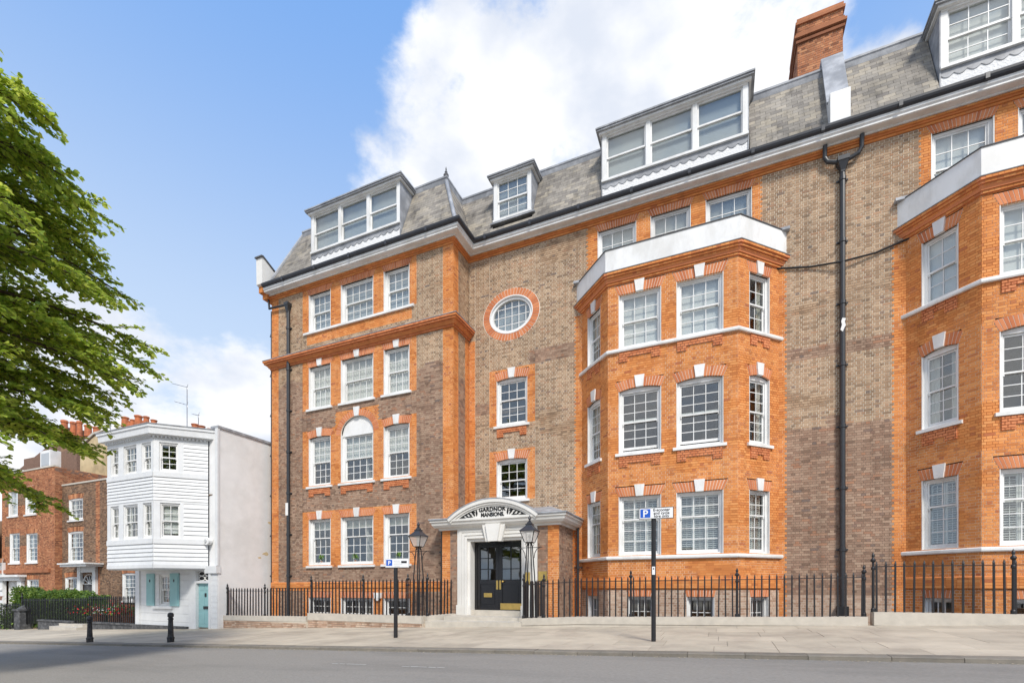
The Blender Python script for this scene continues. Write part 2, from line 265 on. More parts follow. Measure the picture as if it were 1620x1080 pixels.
# ------------------------------------------------------------------ builders
def tag(o, label=None, cat=None, group=None, kind=None):
    if label: o['label'] = label
    if cat: o['category'] = cat
    if group: o['group'] = group
    if kind: o['kind'] = kind
    return o
def empty(name, loc, label=None, cat=None, group=None, kind=None):
    o = bpy.data.objects.new(name, None); C.objects.link(o); o.location = loc; o.empty_display_size = .3
    return tag(o, label, cat, group, kind)
def link(name, me, m, parent=None, world=True, loc=None):
    o = bpy.data.objects.new(name, me); C.objects.link(o)
    if m and not me.materials: me.materials.append(m)
    if parent:
        o.parent = parent
        if world and parent.type == 'EMPTY': o.matrix_parent_inverse = Matrix.Translation(-Vector(parent.location))
    if loc: o.location = loc
    return o
class MB:
    """collects faces; build() links them as one mesh object"""
    def __init__(s): s.v = []; s.f = []; s.sm = False
    def face(s, pts): k = len(s.v); s.v += [tuple(p) for p in pts]; s.f.append(tuple(range(k, k + len(pts)))); return s
    def hexa(s, p):                                            # 8 corners: 0-3 one face, 4-7 opposite
        k = len(s.v); s.v += [tuple(q) for q in p]
        for a in ((0, 1, 2, 3), (7, 6, 5, 4), (0, 4, 5, 1), (1, 5, 6, 2), (2, 6, 7, 3), (3, 7, 4, 0)): s.f.append(tuple(k + i for i in a))
        return s
    def box(s, x0, x1, y0, y1, z0, z1): return s.hexa([(x0, y0, z0), (x1, y0, z0), (x1, y0, z1), (x0, y0, z1), (x0, y1, z0), (x1, y1, z0), (x1, y1, z1), (x0, y1, z1)])
    def fbox(s, fr, u0, u1, n0, n1, v0, v1):                     # box in a wall frame; n1 is the outer face
        P = fr.p
        return s.hexa([P(u0, n1, v0), P(u1, n1, v0), P(u1, n1, v1), P(u0, n1, v1), P(u0, n0, v0), P(u1, n0, v0), P(u1, n0, v1), P(u0, n0, v1)])
    def prism(s, fr, poly, n0, n1):                              # polygon (u,v) counter-clockwise, given thickness
        k = len(s.v); m = len(poly)
        s.v += [tuple(fr.p(u, n1, v)) for u, v in poly] + [tuple(fr.p(u, n0, v)) for u, v in poly]
        s.f.append(tuple(range(k, k + m))); s.f.append(tuple(range(k + 2 * m - 1, k + m - 1, -1)))
        for i in range(m): j = (i + 1) % m; s.f.append((k + i, k + m + i, k + m + j, k + j))
        return s
    def tube(s, pts, r, seg=8, cap=True):
        pts = [Vector(p) for p in pts]; rs = r if isinstance(r, (list, tuple)) else [r] * len(pts)
        k = len(s.v); prev = None
        for i, p in enumerate(pts):
            d = (pts[min(i + 1, len(pts) - 1)] - pts[max(i - 1, 0)]).normalized()
            a = prev if prev is not None else (Vector((1, 0, 0)) if abs(d.x) < .9 else Vector((0, 1, 0)))
            a = (a - d * a.dot(d)).normalized(); b = d.cross(a); prev = a
            for j in range(seg):
                q = 2 * math.pi * j / seg; s.v.append(tuple(p + (a * math.cos(q) + b * math.sin(q)) * rs[i]))
        for i in range(len(pts) - 1):
            for j in range(seg):
                j2 = (j + 1) % seg; s.f.append((k + i * seg + j, k + i * seg + j2, k + (i + 1) * seg + j2, k + (i + 1) * seg + j))
        if cap: s.f.append(tuple(range(k + seg - 1, k - 1, -1))); e = k + (len(pts) - 1) * seg; s.f.append(tuple(range(e, e + seg)))
        return s
    def lathe(s, c, prof, seg=14, sq=False):                     # profile (r,z) turned about a vertical axis
        k = len(s.v); off = math.pi / 4 if sq else 0
        for r, z in prof:
            for j in range(seg): q = 2 * math.pi * j / seg + off; s.v.append((c[0] + r * math.cos(q), c[1] + r * math.sin(q), c[2] + z))
        for i in range(len(prof) - 1):
            for j in range(seg): j2 = (j + 1) % seg; s.f.append((k + i * seg + j, k + i * seg + j2, k + (i + 1) * seg + j2, k + (i + 1) * seg + j))
        s.f.append(tuple(range(k + seg - 1, k - 1, -1))); e = k + (len(prof) - 1) * seg; s.f.append(tuple(range(e, e + seg)))
        return s
    def sweep(s, path, prof, close=True):                        # profile (n,z) run along a plan path, mitred
        pts = [Vector((p[0], p[1])) for p in path]; nn = []
        for i in range(len(pts) - 1): d = (pts[i + 1] - pts[i]).normalized(); nn.append(Vector((d.y, -d.x)))
        offs = []
        for i in range(len(pts)):
            a = nn[max(i - 1, 0)]; b = nn[min(i, len(nn) - 1)]
            offs.append((a + b) / (1 + a.dot(b)))
        k = len(s.v); m = len(prof)
        for p, o in zip(pts, offs):
            for n, z in prof: q = p + o * n; s.v.append((q.x, q.y, z))
        for i in range(len(pts) - 1):
            for j in range(m if close else m - 1):
                j2 = (j + 1) % m; s.f.append((k + i * m + j, k + i * m + j2, k + (i + 1) * m + j2, k + (i + 1) * m + j))
        s.f.append(tuple(range(k, k + m))); e = k + (len(pts) - 1) * m; s.f.append(tuple(range(e + m - 1, e - 1, -1)))
        return s
    def mesh(s, name):
        me = bpy.data.meshes.new(name); me.from_pydata(s.v, [], s.f); me.validate(); me.update()
        return me
    def build(s, name, m, parent=None, world=True, smooth=False, loc=None):
        me = s.mesh(name)
        if smooth: me.shade_smooth()
        return link(name, me, m, parent, world, loc)
class Fr:
    """a wall's own frame: u along it, v up it, n out of it"""
    def __init__(s, o, U, V=(0, 0, 1)):
        s.o = Vector(o); s.U = Vector(U).normalized(); s.V = Vector(V).normalized(); s.N = s.U.cross(s.V)
    def p(s, u, n, v): return s.o + s.U * u + s.N * n + s.V * v
    def shift(s, d): return Fr(s.o + s.N * d, s.U, s.V)
    def mx(s, u, n, v, su, sn, sv):
        m = Matrix.Identity(4); p = s.p(u, n, v)
        for i in range(3): m[i][0] = s.U[i] * su; m[i][1] = s.N[i] * sn; m[i][2] = s.V[i] * sv; m[i][3] = p[i]
        return m
def fr2(p, q):
    d = (Vector(q) - Vector(p)); return Fr((p[0], p[1], 0), (d.x, d.y, 0)), d.length
unit = bpy.data.meshes.new('unit_block')
unit.from_pydata([(-.5, -.5, -.5), (.5, -.5, -.5), (.5, .5, -.5), (-.5, .5, -.5), (-.5, -.5, .5), (.5, -.5, .5), (.5, .5, .5), (-.5, .5, .5)], [],
                 [(3, 2, 1, 0), (4, 5, 6, 7), (0, 1, 5, 4), (1, 2, 6, 5), (2, 3, 7, 6), (3, 0, 4, 7)])
UNITS = {}
def block(name, m, parent, fr, u0, u1, n0, n1, v0, v1, tilt=0):
    """a plain piece (pane, board, bar): shares one block mesh per material"""
    if m.name not in UNITS: UNITS[m.name] = unit.copy(); UNITS[m.name].materials.append(m)
    o = bpy.data.objects.new(name, UNITS[m.name]); C.objects.link(o); o.parent = parent
    M = fr.mx((u0 + u1) / 2, (n0 + n1) / 2, (v0 + v1) / 2, 1, 1, 1)
    if tilt: M = M @ Matrix.Rotation(random.uniform(-tilt, tilt), 4, 'Z') @ Matrix.Rotation(random.uniform(-tilt, tilt), 4, 'X')
    M = M @ Matrix.Diagonal((u1 - u0, n1 - n0, v1 - v0, 1))
    if parent.type == 'EMPTY': M = Matrix.Translation(-Vector(parent.location)) @ M
    o.matrix_basis = M
    return o

# ------------------------------------------------------------------ brickwork: every brick (and slate) is real, joints recessed
BR = []                                                          # (frame, u0,u1,v0,v1,key,depth,whole)
MO = {}
def brickwork(fr, ulim, v0, v1, holes=(), key='brown', course=.075, L=.225, gap=.010, depth=.009, bond='english', shape=None, out=None, cuts=()):
    out = BR if out is None else out
    k0 = int(math.floor(v0 / course + 1e-6)); k1 = int(math.ceil(v1 / course - 1e-6))
    for k in range(k0, k1):
        za = max(k * course, v0); zb = min((k + 1) * course, v1)
        if zb - za < .015: continue
        zc = (za + zb) / 2
        segs = list(shape(zc)) if shape else [ulim(zc) if callable(ulim) else ulim]
        for h in holes:
            r = h(zc)
            if not r: continue
            ns = []
            for p, q in segs:
                if r[1] <= p or r[0] >= q: ns.append((p, q)); continue
                if r[0] > p: ns.append((p, r[0]))
                if r[1] < q: ns.append((r[1], q))
            segs = ns
        for c in cuts:
            segs = [q for p in segs for q in (((p[0], c), (c, p[1])) if p[0] + .01 < c < p[1] - .01 else (p,))]
        if bond == 'english': pitch = L if k % 2 else L / 2; off = L / 4 if k % 2 else 0
        else: pitch = L; off = (L / 2 if k % 2 else 0)
        for p, q in segs:
            i = math.floor((p - off) / pitch)
            while True:
                x0 = i * pitch + off; x1 = x0 + pitch; i += 1
                if x0 >= q - .012: break
                c0, c1 = max(x0, p), min(x1, q)
                if c1 - c0 < .002: continue
                kk = key(.5 * (c0 + c1), zc, k) if callable(key) else key
                mo = MORTAR[kk]
                MO.setdefault((id(out), mo), []).append((fr, c0, c1, za, zb, depth))
                g = {'brown': .0068, 'brownlow': .005, 'orange': .0058, 'red': .0075, 'pale': .0065}.get(kk, gap / 2)
                if c1 - c0 < .03: g = min(g, (c1 - c0) * .2)
                out.append((fr, c0 + g, c1 - g, za + g, zb - g, kk, depth, abs((c1 - c0) - pitch) < 1e-4 and zb - za > course * .95))
def emit(out, root, wallname, massname, piece, npick=0, pickable=None, mortar_name='wall'):
    """mortar beds as the wall sheet; the pieces largest in view as parts, the rest as one part"""
    walls = []
    for (oid, mo), lst in list(MO.items()):
        if oid != id(out): continue
        b = MB()
        for fr, u0, u1, v0, v1, d in lst: b.face([fr.p(u0, -d, v0), fr.p(u1, -d, v0), fr.p(u1, -d, v1), fr.p(u0, -d, v1)])
        walls.append(b.build(wallname, MATS[mo], root)); del MO[(oid, mo)]
    picks = set()
    if npick:
        cand = []
        for i, r in enumerate(out):
            if not r[7] or (pickable and not pickable(r)): continue
            p = r[0].p((r[1] + r[2]) / 2, 0, (r[3] + r[4]) / 2)
            zc = -p.x * ST + p.y * CT; xc = p.x * CT + p.y * ST
            X = 810 + F_PX * xc / zc; Y = HOR - F_PX * p.z / zc
            if 6 < X < 1614 and 6 < Y < 1075: cand.append((-(r[2] - r[1]) / zc, i))
        cand.sort(); picks = {i for _, i in cand[:npick]}
    masses = {}
    for i, (fr, u0, u1, v0, v1, kk, d, wh) in enumerate(out):
        if i in picks:
            block(piece, MATS[kk], walls[0], fr, u0, u1, -d, 0, v0, v1); continue
        b = masses.setdefault(kk, MB()); P = fr.p; n = len(b.v); j = random.uniform(-.0015, .0015)
        b.v += [tuple(P(u0, j, v0)), tuple(P(u1, j, v0)), tuple(P(u1, j, v1)), tuple(P(u0, j, v1)), tuple(P(u0, -d, v0)), tuple(P(u1, -d, v0)), tuple(P(u1, -d, v1)), tuple(P(u0, -d, v1))]
        b.f += [(n, n + 1, n + 2, n + 3), (n, n + 4, n + 5, n + 1), (n + 1, n + 5, n + 6, n + 2), (n + 2, n + 6, n + 7, n + 3), (n + 3, n + 7, n + 4, n)]
    for kk, b in masses.items(): tag(b.build(massname, MATS[kk], walls[0]), kind='stuff')
    return walls

def course_bricks(path, rows, parent, m, pitch=.115, skip=()):
    """the separate bricks of a moulded course, joined: each is only a few pixels"""
    b = MB()
    for i, (p, q) in enumerate(zip(path, path[1:])):
        if i in skip: continue
        f, L_ = fr2(p, q)
        for nn, za, zb in rows:
            k = max(1, int(L_ / pitch))
            for t in range(k): j = random.uniform(0, .002); b.fbox(f, L_ * t / k + .005, L_ * (t + 1) / k - .005, nn - .02, nn + .006 + j, za + .005, zb - .005)
    return tag(b.build('course_bricks', m, parent), kind='stuff')

# ------------------------------------------------------------------ windows
def hole_rect(u0, u1, v0, v1): return lambda z: (u0, u1) if v0 <= z < v1 else None
def hole_win(u0, u1, v0, v1, rise=0, ah=.30, sk=.13):
    """opening with a gauged brick arch over it"""
    def f(z):
        if z < v0 or z >= v1 + rise + ah: return None
        if z < v1: return (u0, u1)
        t = min(1, (z - v1) / ah)
        if rise and z > v1 + ah:
            c = (u0 + u1) / 2; x = ((u1 - u0) / 2 + sk) * math.sqrt(max(0, 1 - (z - v1 - ah) / rise)); return (c - x, c + x)
        return (u0 - sk * t, u1 + sk * t)
    return f
def hole_round(u0, u1, v0, v1, rise, th):
    c = (u0 + u1) / 2; a = (u1 - u0) / 2
    def f(z):
        if z < v0: return None
        if z < v1: return (u0, u1)
        q = (z - v1) / (rise + th)
        if q >= 1: return None
        x = (a + th) * math.sqrt(1 - q * q); return (c - x, c + x)
    return f
def hole_ell(c, zc, a, b):
    def f(z):
        q = (z - zc) / b
        if abs(q) >= 1: return None
        x = a * math.sqrt(1 - q * q); return (c - x, c + x)
    return f
def arc_z(u, u0, u1, rise):
    t = (2 * (u - u0) / (u1 - u0) - 1); return rise * (1 - t * t)
def pot_plant(X, Y, z, label):
    r = empty('potted_plant', (X, Y, z), label, 'plant', 'plants on the window ledges')
    MB().lathe((0, 0, 0), [(.05, 0), (.075, .12), (.08, .13)], 10).build('pot', pot_m, r, False)
    b = MB()
    for i in range(26):
        a = random.uniform(0, 6.28); l = random.uniform(.12, .3); h = random.uniform(.15, .34); s = .025
        t = Vector((math.cos(a), math.sin(a), 0)); q = Vector((-t.y, t.x, 0)) * s
        p0 = Vector((0, 0, .12)); p1 = t * l * .5 + Vector((0, 0, .1 + h)); p2 = t * l + Vector((0, 0, h * .75))
        b.face([p0, p1 - q, p2, p1 + q])
    b.build('foliage', leaf_p, r, False)
def window(B, fr, u0, u1, v0, v1, cols, rt, rb, rise=0, round_=False, sill=True, arch='red', key=True, blind=None, split=True, fw=.10, rec=.10, ah=.30, sk=.13, apron=False, meet=.5, name='window', open_=0, sillw=.07, bot_=.085):
    """sliding sash window; parts hang below its box frame"""
    b = MB(); n0 = -rec
    b.fbox(fr, u0, u0 + fw, n0 - .12, n0, v0, v1).fbox(fr, u1 - fw, u1, n0 - .12, n0, v0, v1)
    b.fbox(fr, u0 + .002, u0 + .02, n0, -.004, v0, v1).fbox(fr, u1 - .02, u1 - .002, n0, -.004, v0, v1)        # painted reveals
    b.fbox(fr, u0 + fw, u1 - fw, n0 - .12, n0 + .001, v0, v0 + .07)
    K = 12
    if rise:
        if round_: top = [(u0 + (u1 - u0) * i / K, v1 + rise * math.sqrt(max(0, 1 - (2 * i / K - 1) ** 2))) for i in range(K + 1)]
        else: top = [(u0 + (u1 - u0) * i / K, v1 + arc_z(u0 + (u1 - u0) * i / K, u0, u1, rise)) for i in range(K + 1)]
        b.prism(fr, [(u1 - .001, v1 - .06), (u1 - .001, v1)] + top[::-1][1:-1] + [(u0 + .001, v1), (u0 + .001, v1 - .06)], n0 - .1, n0 + (.004 if not round_ else .03))
    else: b.fbox(fr, u0 + fw, u1 - fw, n0 - .12, n0 + .001, v1 - .07, v1)
    w = b.build(name, white, B)
    a0, a1, b0, b1 = u0 + fw, u1 - fw, v0 + .07, v1 - .07
    zm = b0 + (b1 - b0) * meet; st = .042; gb = .011
    panes = []
    for up in (1, 0):
        if rt == 0 and up: continue
        c0, c1 = (zm - .02, b1) if up else (b0, (zm + .025) if rt else b1)
        if not up and open_: c0 += open_; c1 += open_
        n = n0 - .035 - (0 if up else .045); rows = rt if up else rb
        s = MB()
        bot = .045 if up else bot_; tp = .045
        s.fbox(fr, a0, a0 + st, n - .04, n, c0, c1).fbox(fr, a1 - st, a1, n - .04, n, c0, c1)
        s.fbox(fr, a0 + st, a1 - st, n - .04, n, c0, c0 + bot).fbox(fr, a0 + st, a1 - st, n - .04, n, c1 - tp, c1)
        x0, x1, y0, y1 = a0 + st, a1 - st, c0 + bot, c1 - tp
        for i in range(1, cols): x = x0 + (x1 - x0) * i / cols; s.fbox(fr, x - gb, x + gb, n - .032, n - .004, y0, y1)
        for i in range(1, rows): y = y0 + (y1 - y0) * i / rows; s.fbox(fr, x0, x1, n - .030, n - .006, y - gb, y + gb)
        if up:
            for x in (a0 + .03, a1 - .03): s.fbox(fr, x - .02, x + .02, n - .04, n - .005, c0 - .05, c0)      # horns
        s.build('sash', white, w)
        pm = MB()
        for i in range(cols):
            for j in range(rows):
                p = (x0 + (x1 - x0) * i / cols + gb, x0 + (x1 - x0) * (i + 1) / cols - gb, n - .02, n - .016, y0 + (y1 - y0) * j / rows + gb, y0 + (y1 - y0) * (j + 1) / rows - gb)
                if split: block('pane', glass, w, fr, *p, tilt=.006)
                else: pm.fbox(fr, *p)
        if not split: tag(pm.build('panes', glass, w), kind='stuff')
    nb = n0 - .16
    if blind:
        kind, lo, mt = blind
        if kind == 'flat': MB().fbox(fr, a0 - .04, a1 + .04, nb - .01, nb, b0 + (b1 - b0) * lo - (.06 if lo == 0 else 0), b1 + .05).build('blind', mt, w)
        elif kind == 'net':
            s = MB(); P = []; nn = int((a1 - a0) / .035)
            for i in range(nn + 1): x = a0 - .04 + (a1 - a0 + .08) * i / nn; P.append((x, nb + .022 * math.sin(i * 1.9) + random.uniform(-.006, .006)))
            z0, z1 = b0 + (b1 - b0) * lo - .05, b1 + .05
            for (x, n), (x2, n2) in zip(P, P[1:]): s.face([fr.p(x, n, z0), fr.p(x2, n2, z0), fr.p(x2, n2, z1), fr.p(x, n, z1)])
            s.build('curtain', mt, w)
        elif kind == 'drapes':
            for side in (0, 1):
                s = MB(); wd = (a1 - a0) * lo; nn = max(5, int(wd / .03)); P = []
                for i in range(nn + 1): x = (a0 - .03 + wd * i / nn) if not side else (a1 + .03 - wd + wd * i / nn); P.append((x, nb - .03 + .03 * math.sin(i * 1.7)))
                for (x, n), (x2, n2) in zip(P, P[1:]): s.face([fr.p(x, n, b0 - .05), fr.p(x2, n2, b0 - .05), fr.p(x2, n2, b1 + .05), fr.p(x, n, b1 + .05)])
                s.build('curtain', mt, w)
        elif kind == 'louvre':                                   # plantation shutters, tilted slats
            npan = lo
            for i in range(npan):
                p0 = a0 + (a1 - a0) * i / npan + .006; p1 = a0 + (a1 - a0) * (i + 1) / npan - .006
                s = MB(); n = nb - .02
                s.fbox(fr, p0, p0 + .045, n - .03, n, b0, b1).fbox(fr, p1 - .045, p1, n - .03, n, b0, b1)
                for z in (b0 - .03, zm - .05, b1 - .08): s.fbox(fr, p0 + .045, p1 - .045, n - .03, n, z, z + .10)
                s.fbox(fr, (p0 + p1) / 2 - .006, (p0 + p1) / 2 + .006, n + .022, n + .032, b0 + .1, zm - .08).fbox(fr, (p0 + p1) / 2 - .006, (p0 + p1) / 2 + .006, n + .022, n + .032, zm + .08, b1 - .1)
                z = b0 + .09
                while z < b1 - .1:
                    if not zm - .08 < z < zm + .07:
                        s.hexa([fr.p(p0 + .045, n + .018, z - .018), fr.p(p1 - .045, n + .018, z - .018), fr.p(p1 - .045, n + .02, z - .008), fr.p(p0 + .045, n + .02, z - .008),
                                fr.p(p0 + .045, n - .05, z + .012), fr.p(p1 - .045, n - .05, z + .012), fr.p(p1 - .045, n - .048, z + .022), fr.p(p0 + .045, n - .048, z + .022)])
                    z += .062
                s.build('shutter', louvre_m, w)
    if sill:
        s = MB(); o = .10
        s.prism(Fr(fr.p(u0 - o, 0, v0), -fr.N, fr.V), [(-sillw, -.10), (rec + .02, -.10), (rec + .02, .012), (-sillw, -.012)], 0, u1 - u0 + 2 * o)
        s.build('sill', white, w)
    if arch:
        s = MB(); bk = MB(); m = max(8, int(round((u1 - u0 + sk) / .088)))
        if round_:
            c = (u0 + u1) / 2; a = (u1 - u0) / 2; m = 26
            ring = lambda q, t: (c - (a + t) * math.cos(q), v1 + (rise + t) * math.sin(q))
            for i in range(m):
                q0 = math.pi * i / m + .008; q1 = math.pi * (i + 1) / m - .008
                s.prism(fr, [ring(q1, .004), ring(q1, .27), ring(q0, .27), ring(q0, .004)][::-1], -.05, .004)
            bk.prism(fr, [ring(math.pi * (1 - i / 24), 0) for i in range(25)] + [ring(math.pi * i / 24, .272) for i in range(25)], -.06, -.004)
            top_z = lambda u: v1 + rise + .27
        else:
            bz = lambda u: v1 + (arc_z(u, u0, u1, rise) if rise else 0)
            for i in range(m):
                t0 = (i + .085) / m; t1 = (i + .915) / m
                A, D = u0 + (u1 - u0) * t0, u0 + (u1 - u0) * t1; E, G = u0 - sk + (u1 - u0 + 2 * sk) * t0, u0 - sk + (u1 - u0 + 2 * sk) * t1
                s.prism(fr, [(A, bz(A)), (D, bz(D)), (G, bz(D) + ah), (E, bz(A) + ah)], -.05, .003)
            n = 10; lo_ = [(u0 + (u1 - u0) * i / n) for i in range(n + 1)]
            bk.prism(fr, [(u, bz(u) + .002) for u in lo_] + [(u0 - sk + (u1 - u0 + 2 * sk) * i / n, bz(lo_[i]) + ah - .002) for i in range(n, -1, -1)], -.06, -.004)
        ar = s.build('arch', MATS[arch], w); bk.build('arch_joints', MATS['mortar_red'], w)
        if key:
            c = (u0 + u1) / 2; kb = v1 + rise - .01; kt = kb + ah + .07; kw = min(.11, (u1 - u0) * .12)
            MB().prism(fr, [(c - kw, kb), (c + kw, kb), (c + kw * 1.45, kt), (c - kw * 1.45, kt)], -.05, .045).build('keystone', white, w)
    if apron:
        ad, zt = apron
        o = .02; bt = v0 - .10 - ad; f2 = fr.shift(.04)
        brickwork(f2, None, bt, v0 - .10, key='red', depth=.045, shape=lambda z: [(u0 + o, u1 - o)] if z > bt + .15 else [(u0 + o, u0 + .30), (u1 - .30, u1 - o)])
    return w

# ------------------------------------------------------------------ ground: road, kerb, pavement
def sheet(name, xs, ys, zf, m, kind='structure', parent=None):
    b = MB(); nx = len(xs)
    for y in ys:
        for x in xs: b.v.append((x, y, zf(x, y)))
    for j in range(len(ys) - 1):
        for i in range(nx - 1): a = j * nx + i; b.f.append((a, a + 1, a + nx + 1, a + nx))
    o = b.build(name, m, parent)
    if kind: tag(o, kind=kind)
    return o
def rng(a, b, s): n = max(1, int(round((b - a) / s))); return [a + (b - a) * i / n for i in range(n + 1)]
XS = rng(-90, 40, 2.5)
tag(sheet('ground', [-600, -200, -90, 40, 200, 600], [-300, -60, 5, 30, 90, 600], lambda x, y: max(-8.5, min(.4, -1.01 + .0355 * x)) - 3.6, area_m), kind='structure')
NEAR = 3.2
road = sheet('road', XS, [NEAR - .05] + rng(3.4, KERB_Y + .05, .4), rz, asphalt)
b = MB()
for x0, l, y in ((-6.6, .8, 6.9), (-5.0, .85, 6.85)):
    for k in range(5):
        xa = x0 + l * k / 5 + random.uniform(0, .05); xb = x0 + l * (k + 1) / 5; e = random.uniform(.012, .022)
        b.face([(xa, y - e, rz(xa, y - e) + .005), (xb, y - e, rz(xb, y - e) + .005), (xb, y + e, rz(xb, y + e) + .005), (xa, y + e, rz(xa, y + e) + .005)])
b.build('road_marking', paint_r, road)
b = MB()                                                        # grit and fallen leaves along the gutter
for i in range(900):
    x = random.uniform(-34, -9) if i < 700 else random.uniform(-9, 7); y = KERB_Y - abs(random.gauss(0, .07)) - .015; s = random.uniform(.012, .04); a = random.uniform(0, 3.1)
    z = rz(x, y) + .006; c, d = math.cos(a) * s, math.sin(a) * s
    b.face([(x - c, y - d, z), (x + d * .5, y - c * .5, z + .003), (x + c, y + d, z), (x - d * .5, y + c * .5, z + .004)])
tag(b.build('gutter_litter', gutter_dust), 'tan grit and leaf litter lying along the gutter', 'litter', kind='stuff')
kerb = tag(sheet('kerb', rng(-90, 40, 5), [KERB_Y + .01, KERB_Y + .3], lambda x, y: gz(x, KERB_Y) - .015, joint_m), kind='structure')
x = -44.0; nk = 0
while x < 9:
    l = random.uniform(.85, 1.15); x1 = x + l - .008; j = random.uniform(-.004, .004); b = MB()
    za, zb = gz(x, KERB_Y) + j, gz(x1, KERB_Y) + j
    b.hexa([(x, KERB_Y + j, za - .16), (x1, KERB_Y + j, zb - .16), (x1, KERB_Y + .012 + j, zb - .012), (x, KERB_Y + .012 + j, za - .012),
            (x, KERB_Y + .28, za - .16), (x1, KERB_Y + .28, zb - .16), (x1, KERB_Y + .28, zb + .006), (x, KERB_Y + .28, za + .006)])
    b.hexa([(x, KERB_Y + .012 + j, za - .013), (x1, KERB_Y + .012 + j, zb - .013), (x1, KERB_Y + .03 + j, zb), (x, KERB_Y + .03 + j, za),
            (x, KERB_Y + .279, za - .013), (x1, KERB_Y + .279, zb - .013), (x1, KERB_Y + .279, zb + .007), (x, KERB_Y + .279, za + .007)])
    b.build('kerb_stone', kerb_m, kerb); x += l
PV1 = 14.0
pav = sheet('pavement', rng(-90, 40, 2.5), [KERB_Y + .28, 11, 12.5, PV1], lambda x, y: gz(x, y) - .012, joint_m)
mass = MB(); rows = [(9.29, 9.98), (9.98, 10.78), (10.78, 11.55), (11.55, 12.45), (12.45, 13.2), (13.2, 13.99)]
for ya, yb in rows:
    x = -60 - random.random()
    while x < 16:
        l = random.uniform(.75, 1.35); x1 = x + l; g = .004; j = random.uniform(0, .003)
        c = [(x + g, ya + g), (x1 - g, ya + g), (x1 - g, yb - g), (x + g, yb - g)]
        b = MB() if -33 < x < 6.6 else mass
        b.hexa([(p, q, gz(p, q) - .02) for p, q in c][::-1] + [(p, q, gz(p, q) + j) for p, q in c][::-1])
        if b is not mass: b.build('paving_slab', slab_m, pav)
        x = x1
tag(mass.build('paving_slabs', slab_m, pav), kind='stuff')
sheet('pavement', rng(-90, 40, 5), [-6, NEAR], lambda x, y: rz(x, NEAR) + .11, slab_m)       # the near footway, where the camera stands

# ------------------------------------------------------------------ the mansion block
MAN = empty('mansion_block', (-4, 17, -2.4), 'four storey orange and brown brick mansion block with slate mansard and bay windows', 'building')
YW, YM, YB, YP = 15.9, 17.15, 15.95, 15.3
XL, XC = -18.73, -9.25
wing = Fr((0, YW, 0), (1, 0, 0)); main = Fr((0, YM, 0), (1, 0, 0)); bayf = Fr((0, YB, 0), (1, 0, 0)); porch = Fr((0, YP, 0), (1, 0, 0))
ret = Fr((XC, 0, 0), (0, 1, 0)); BASE = -2.9; WTOP = 13.12
COLS = [(-16.50, -15.26, 3), (-14.70, -13.0, 4), (-12.48, -11.23, 3)]
ST_ = [(.95, 2.96), (4.39, 6.48), (7.76, 9.59), (11.13, 12.76)]
BAYX = [(-4.6, 1.7), (4.89, 11.19)]; BD = 1.2
tooth = lambda k, a=.0: a
def key_wing(u, z, k):
    t = tooth(k)
    if u < XL + .42 + t or u > XC - .46 - t: return 'orange'
    if -.12 < z < .24: return 'orange'
    if 10.56 < z < 11.1 and -16.62 < u < -11.12: return 'orange'
    for i, (a, b) in enumerate(ST_):
        if a - .02 < z < b + .36:
            if -16.86 - t < u < -10.9 + t: return 'orange'
    if z < -.12 and (-15.3 < u < -14.66 or -13.05 < u < -12.44): return 'orange'
    if z < -.12 and (-16.75 < u < -16.5 or -11.23 < u < -11.0): return 'orange'
    if ST_[1][0] < z < 7.45 and -14.98 < u < -12.72: return 'orange'
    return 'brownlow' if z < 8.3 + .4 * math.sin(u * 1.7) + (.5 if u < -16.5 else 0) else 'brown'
wh = []
for s, (a, b_) in enumerate(ST_):
    for i, (u0, u1, c) in enumerate(COLS):
        if s == 1 and i == 1: wh.append(hole_round(u0, u1, a, 6.42, .72, .27))
        else: wh.append(hole_win(u0, u1, a, b_, 0 if s != 1 else .06))
for u0, u1, c in COLS: wh.append(hole_win(u0, u1, -1.75, -.42, 0, .26, .08))
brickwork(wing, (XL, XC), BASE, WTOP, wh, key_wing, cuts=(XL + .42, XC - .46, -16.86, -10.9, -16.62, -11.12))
blinds = {0: ('flat', .80, blind_c), 1: ('net', .52, curtain_m), 2: ('net', 0, curtain_m), 3: ('flat', .02, glass_grey)}  # top storey: the grey sheet stands in for sky reflected in the panes
for s, (a, b_) in enumerate(ST_):
    for i, (u0, u1, c) in enumerate(COLS):
        rt, rb = [(2, 3), (3, 3), (2, 2), (2, 2)][s]
        rd = s == 1 and i == 1
        window(MAN, wing, u0, u1, a, 6.42 if rd else b_, c, rt, rb, rise=.72 if rd else (.06 if s == 1 else 0), round_=rd, blind=blinds[s], key=s != 3, split=s < 2, meet=[.6, .5, .5, .5][s],
               sill=s != 3, apron=(.36, 0) if s == 1 else False, fw=.13, rec=.12)
for u0, u1, c in COLS: window(MAN, wing, u0, u1, -1.75, -.42, c, 2, 2, key=False, ah=.26, sk=.08, split=False, sill=False)
MB().sweep([(-16.75, YW), (-11.0, YW)], [(.08, 11.01), (.08, 11.10), (-.1, 11.145), (-.1, 11.01)]).build('sill_band', white, MAN)
# return wall of the wing, facing the stair bay
def key_ret(u, z, k):
    t = tooth(k)
    return 'orange' if u < YW + .40 + t or (u > 16.83 - t and z < 9.8) else ('brownlow' if z < 8.2 else 'brown')
brickwork(ret, (YW, YM), BASE, WTOP, [], key_ret, cuts=(YW + .4, 16.83))
left_side = Fr((XL, 0, 0), (0, -1, 0))
brickwork(left_side, (-24, -YW), BASE, WTOP, [], lambda u, z, k: 'orange' if u > -YW - .4 - tooth(k) else 'brown')
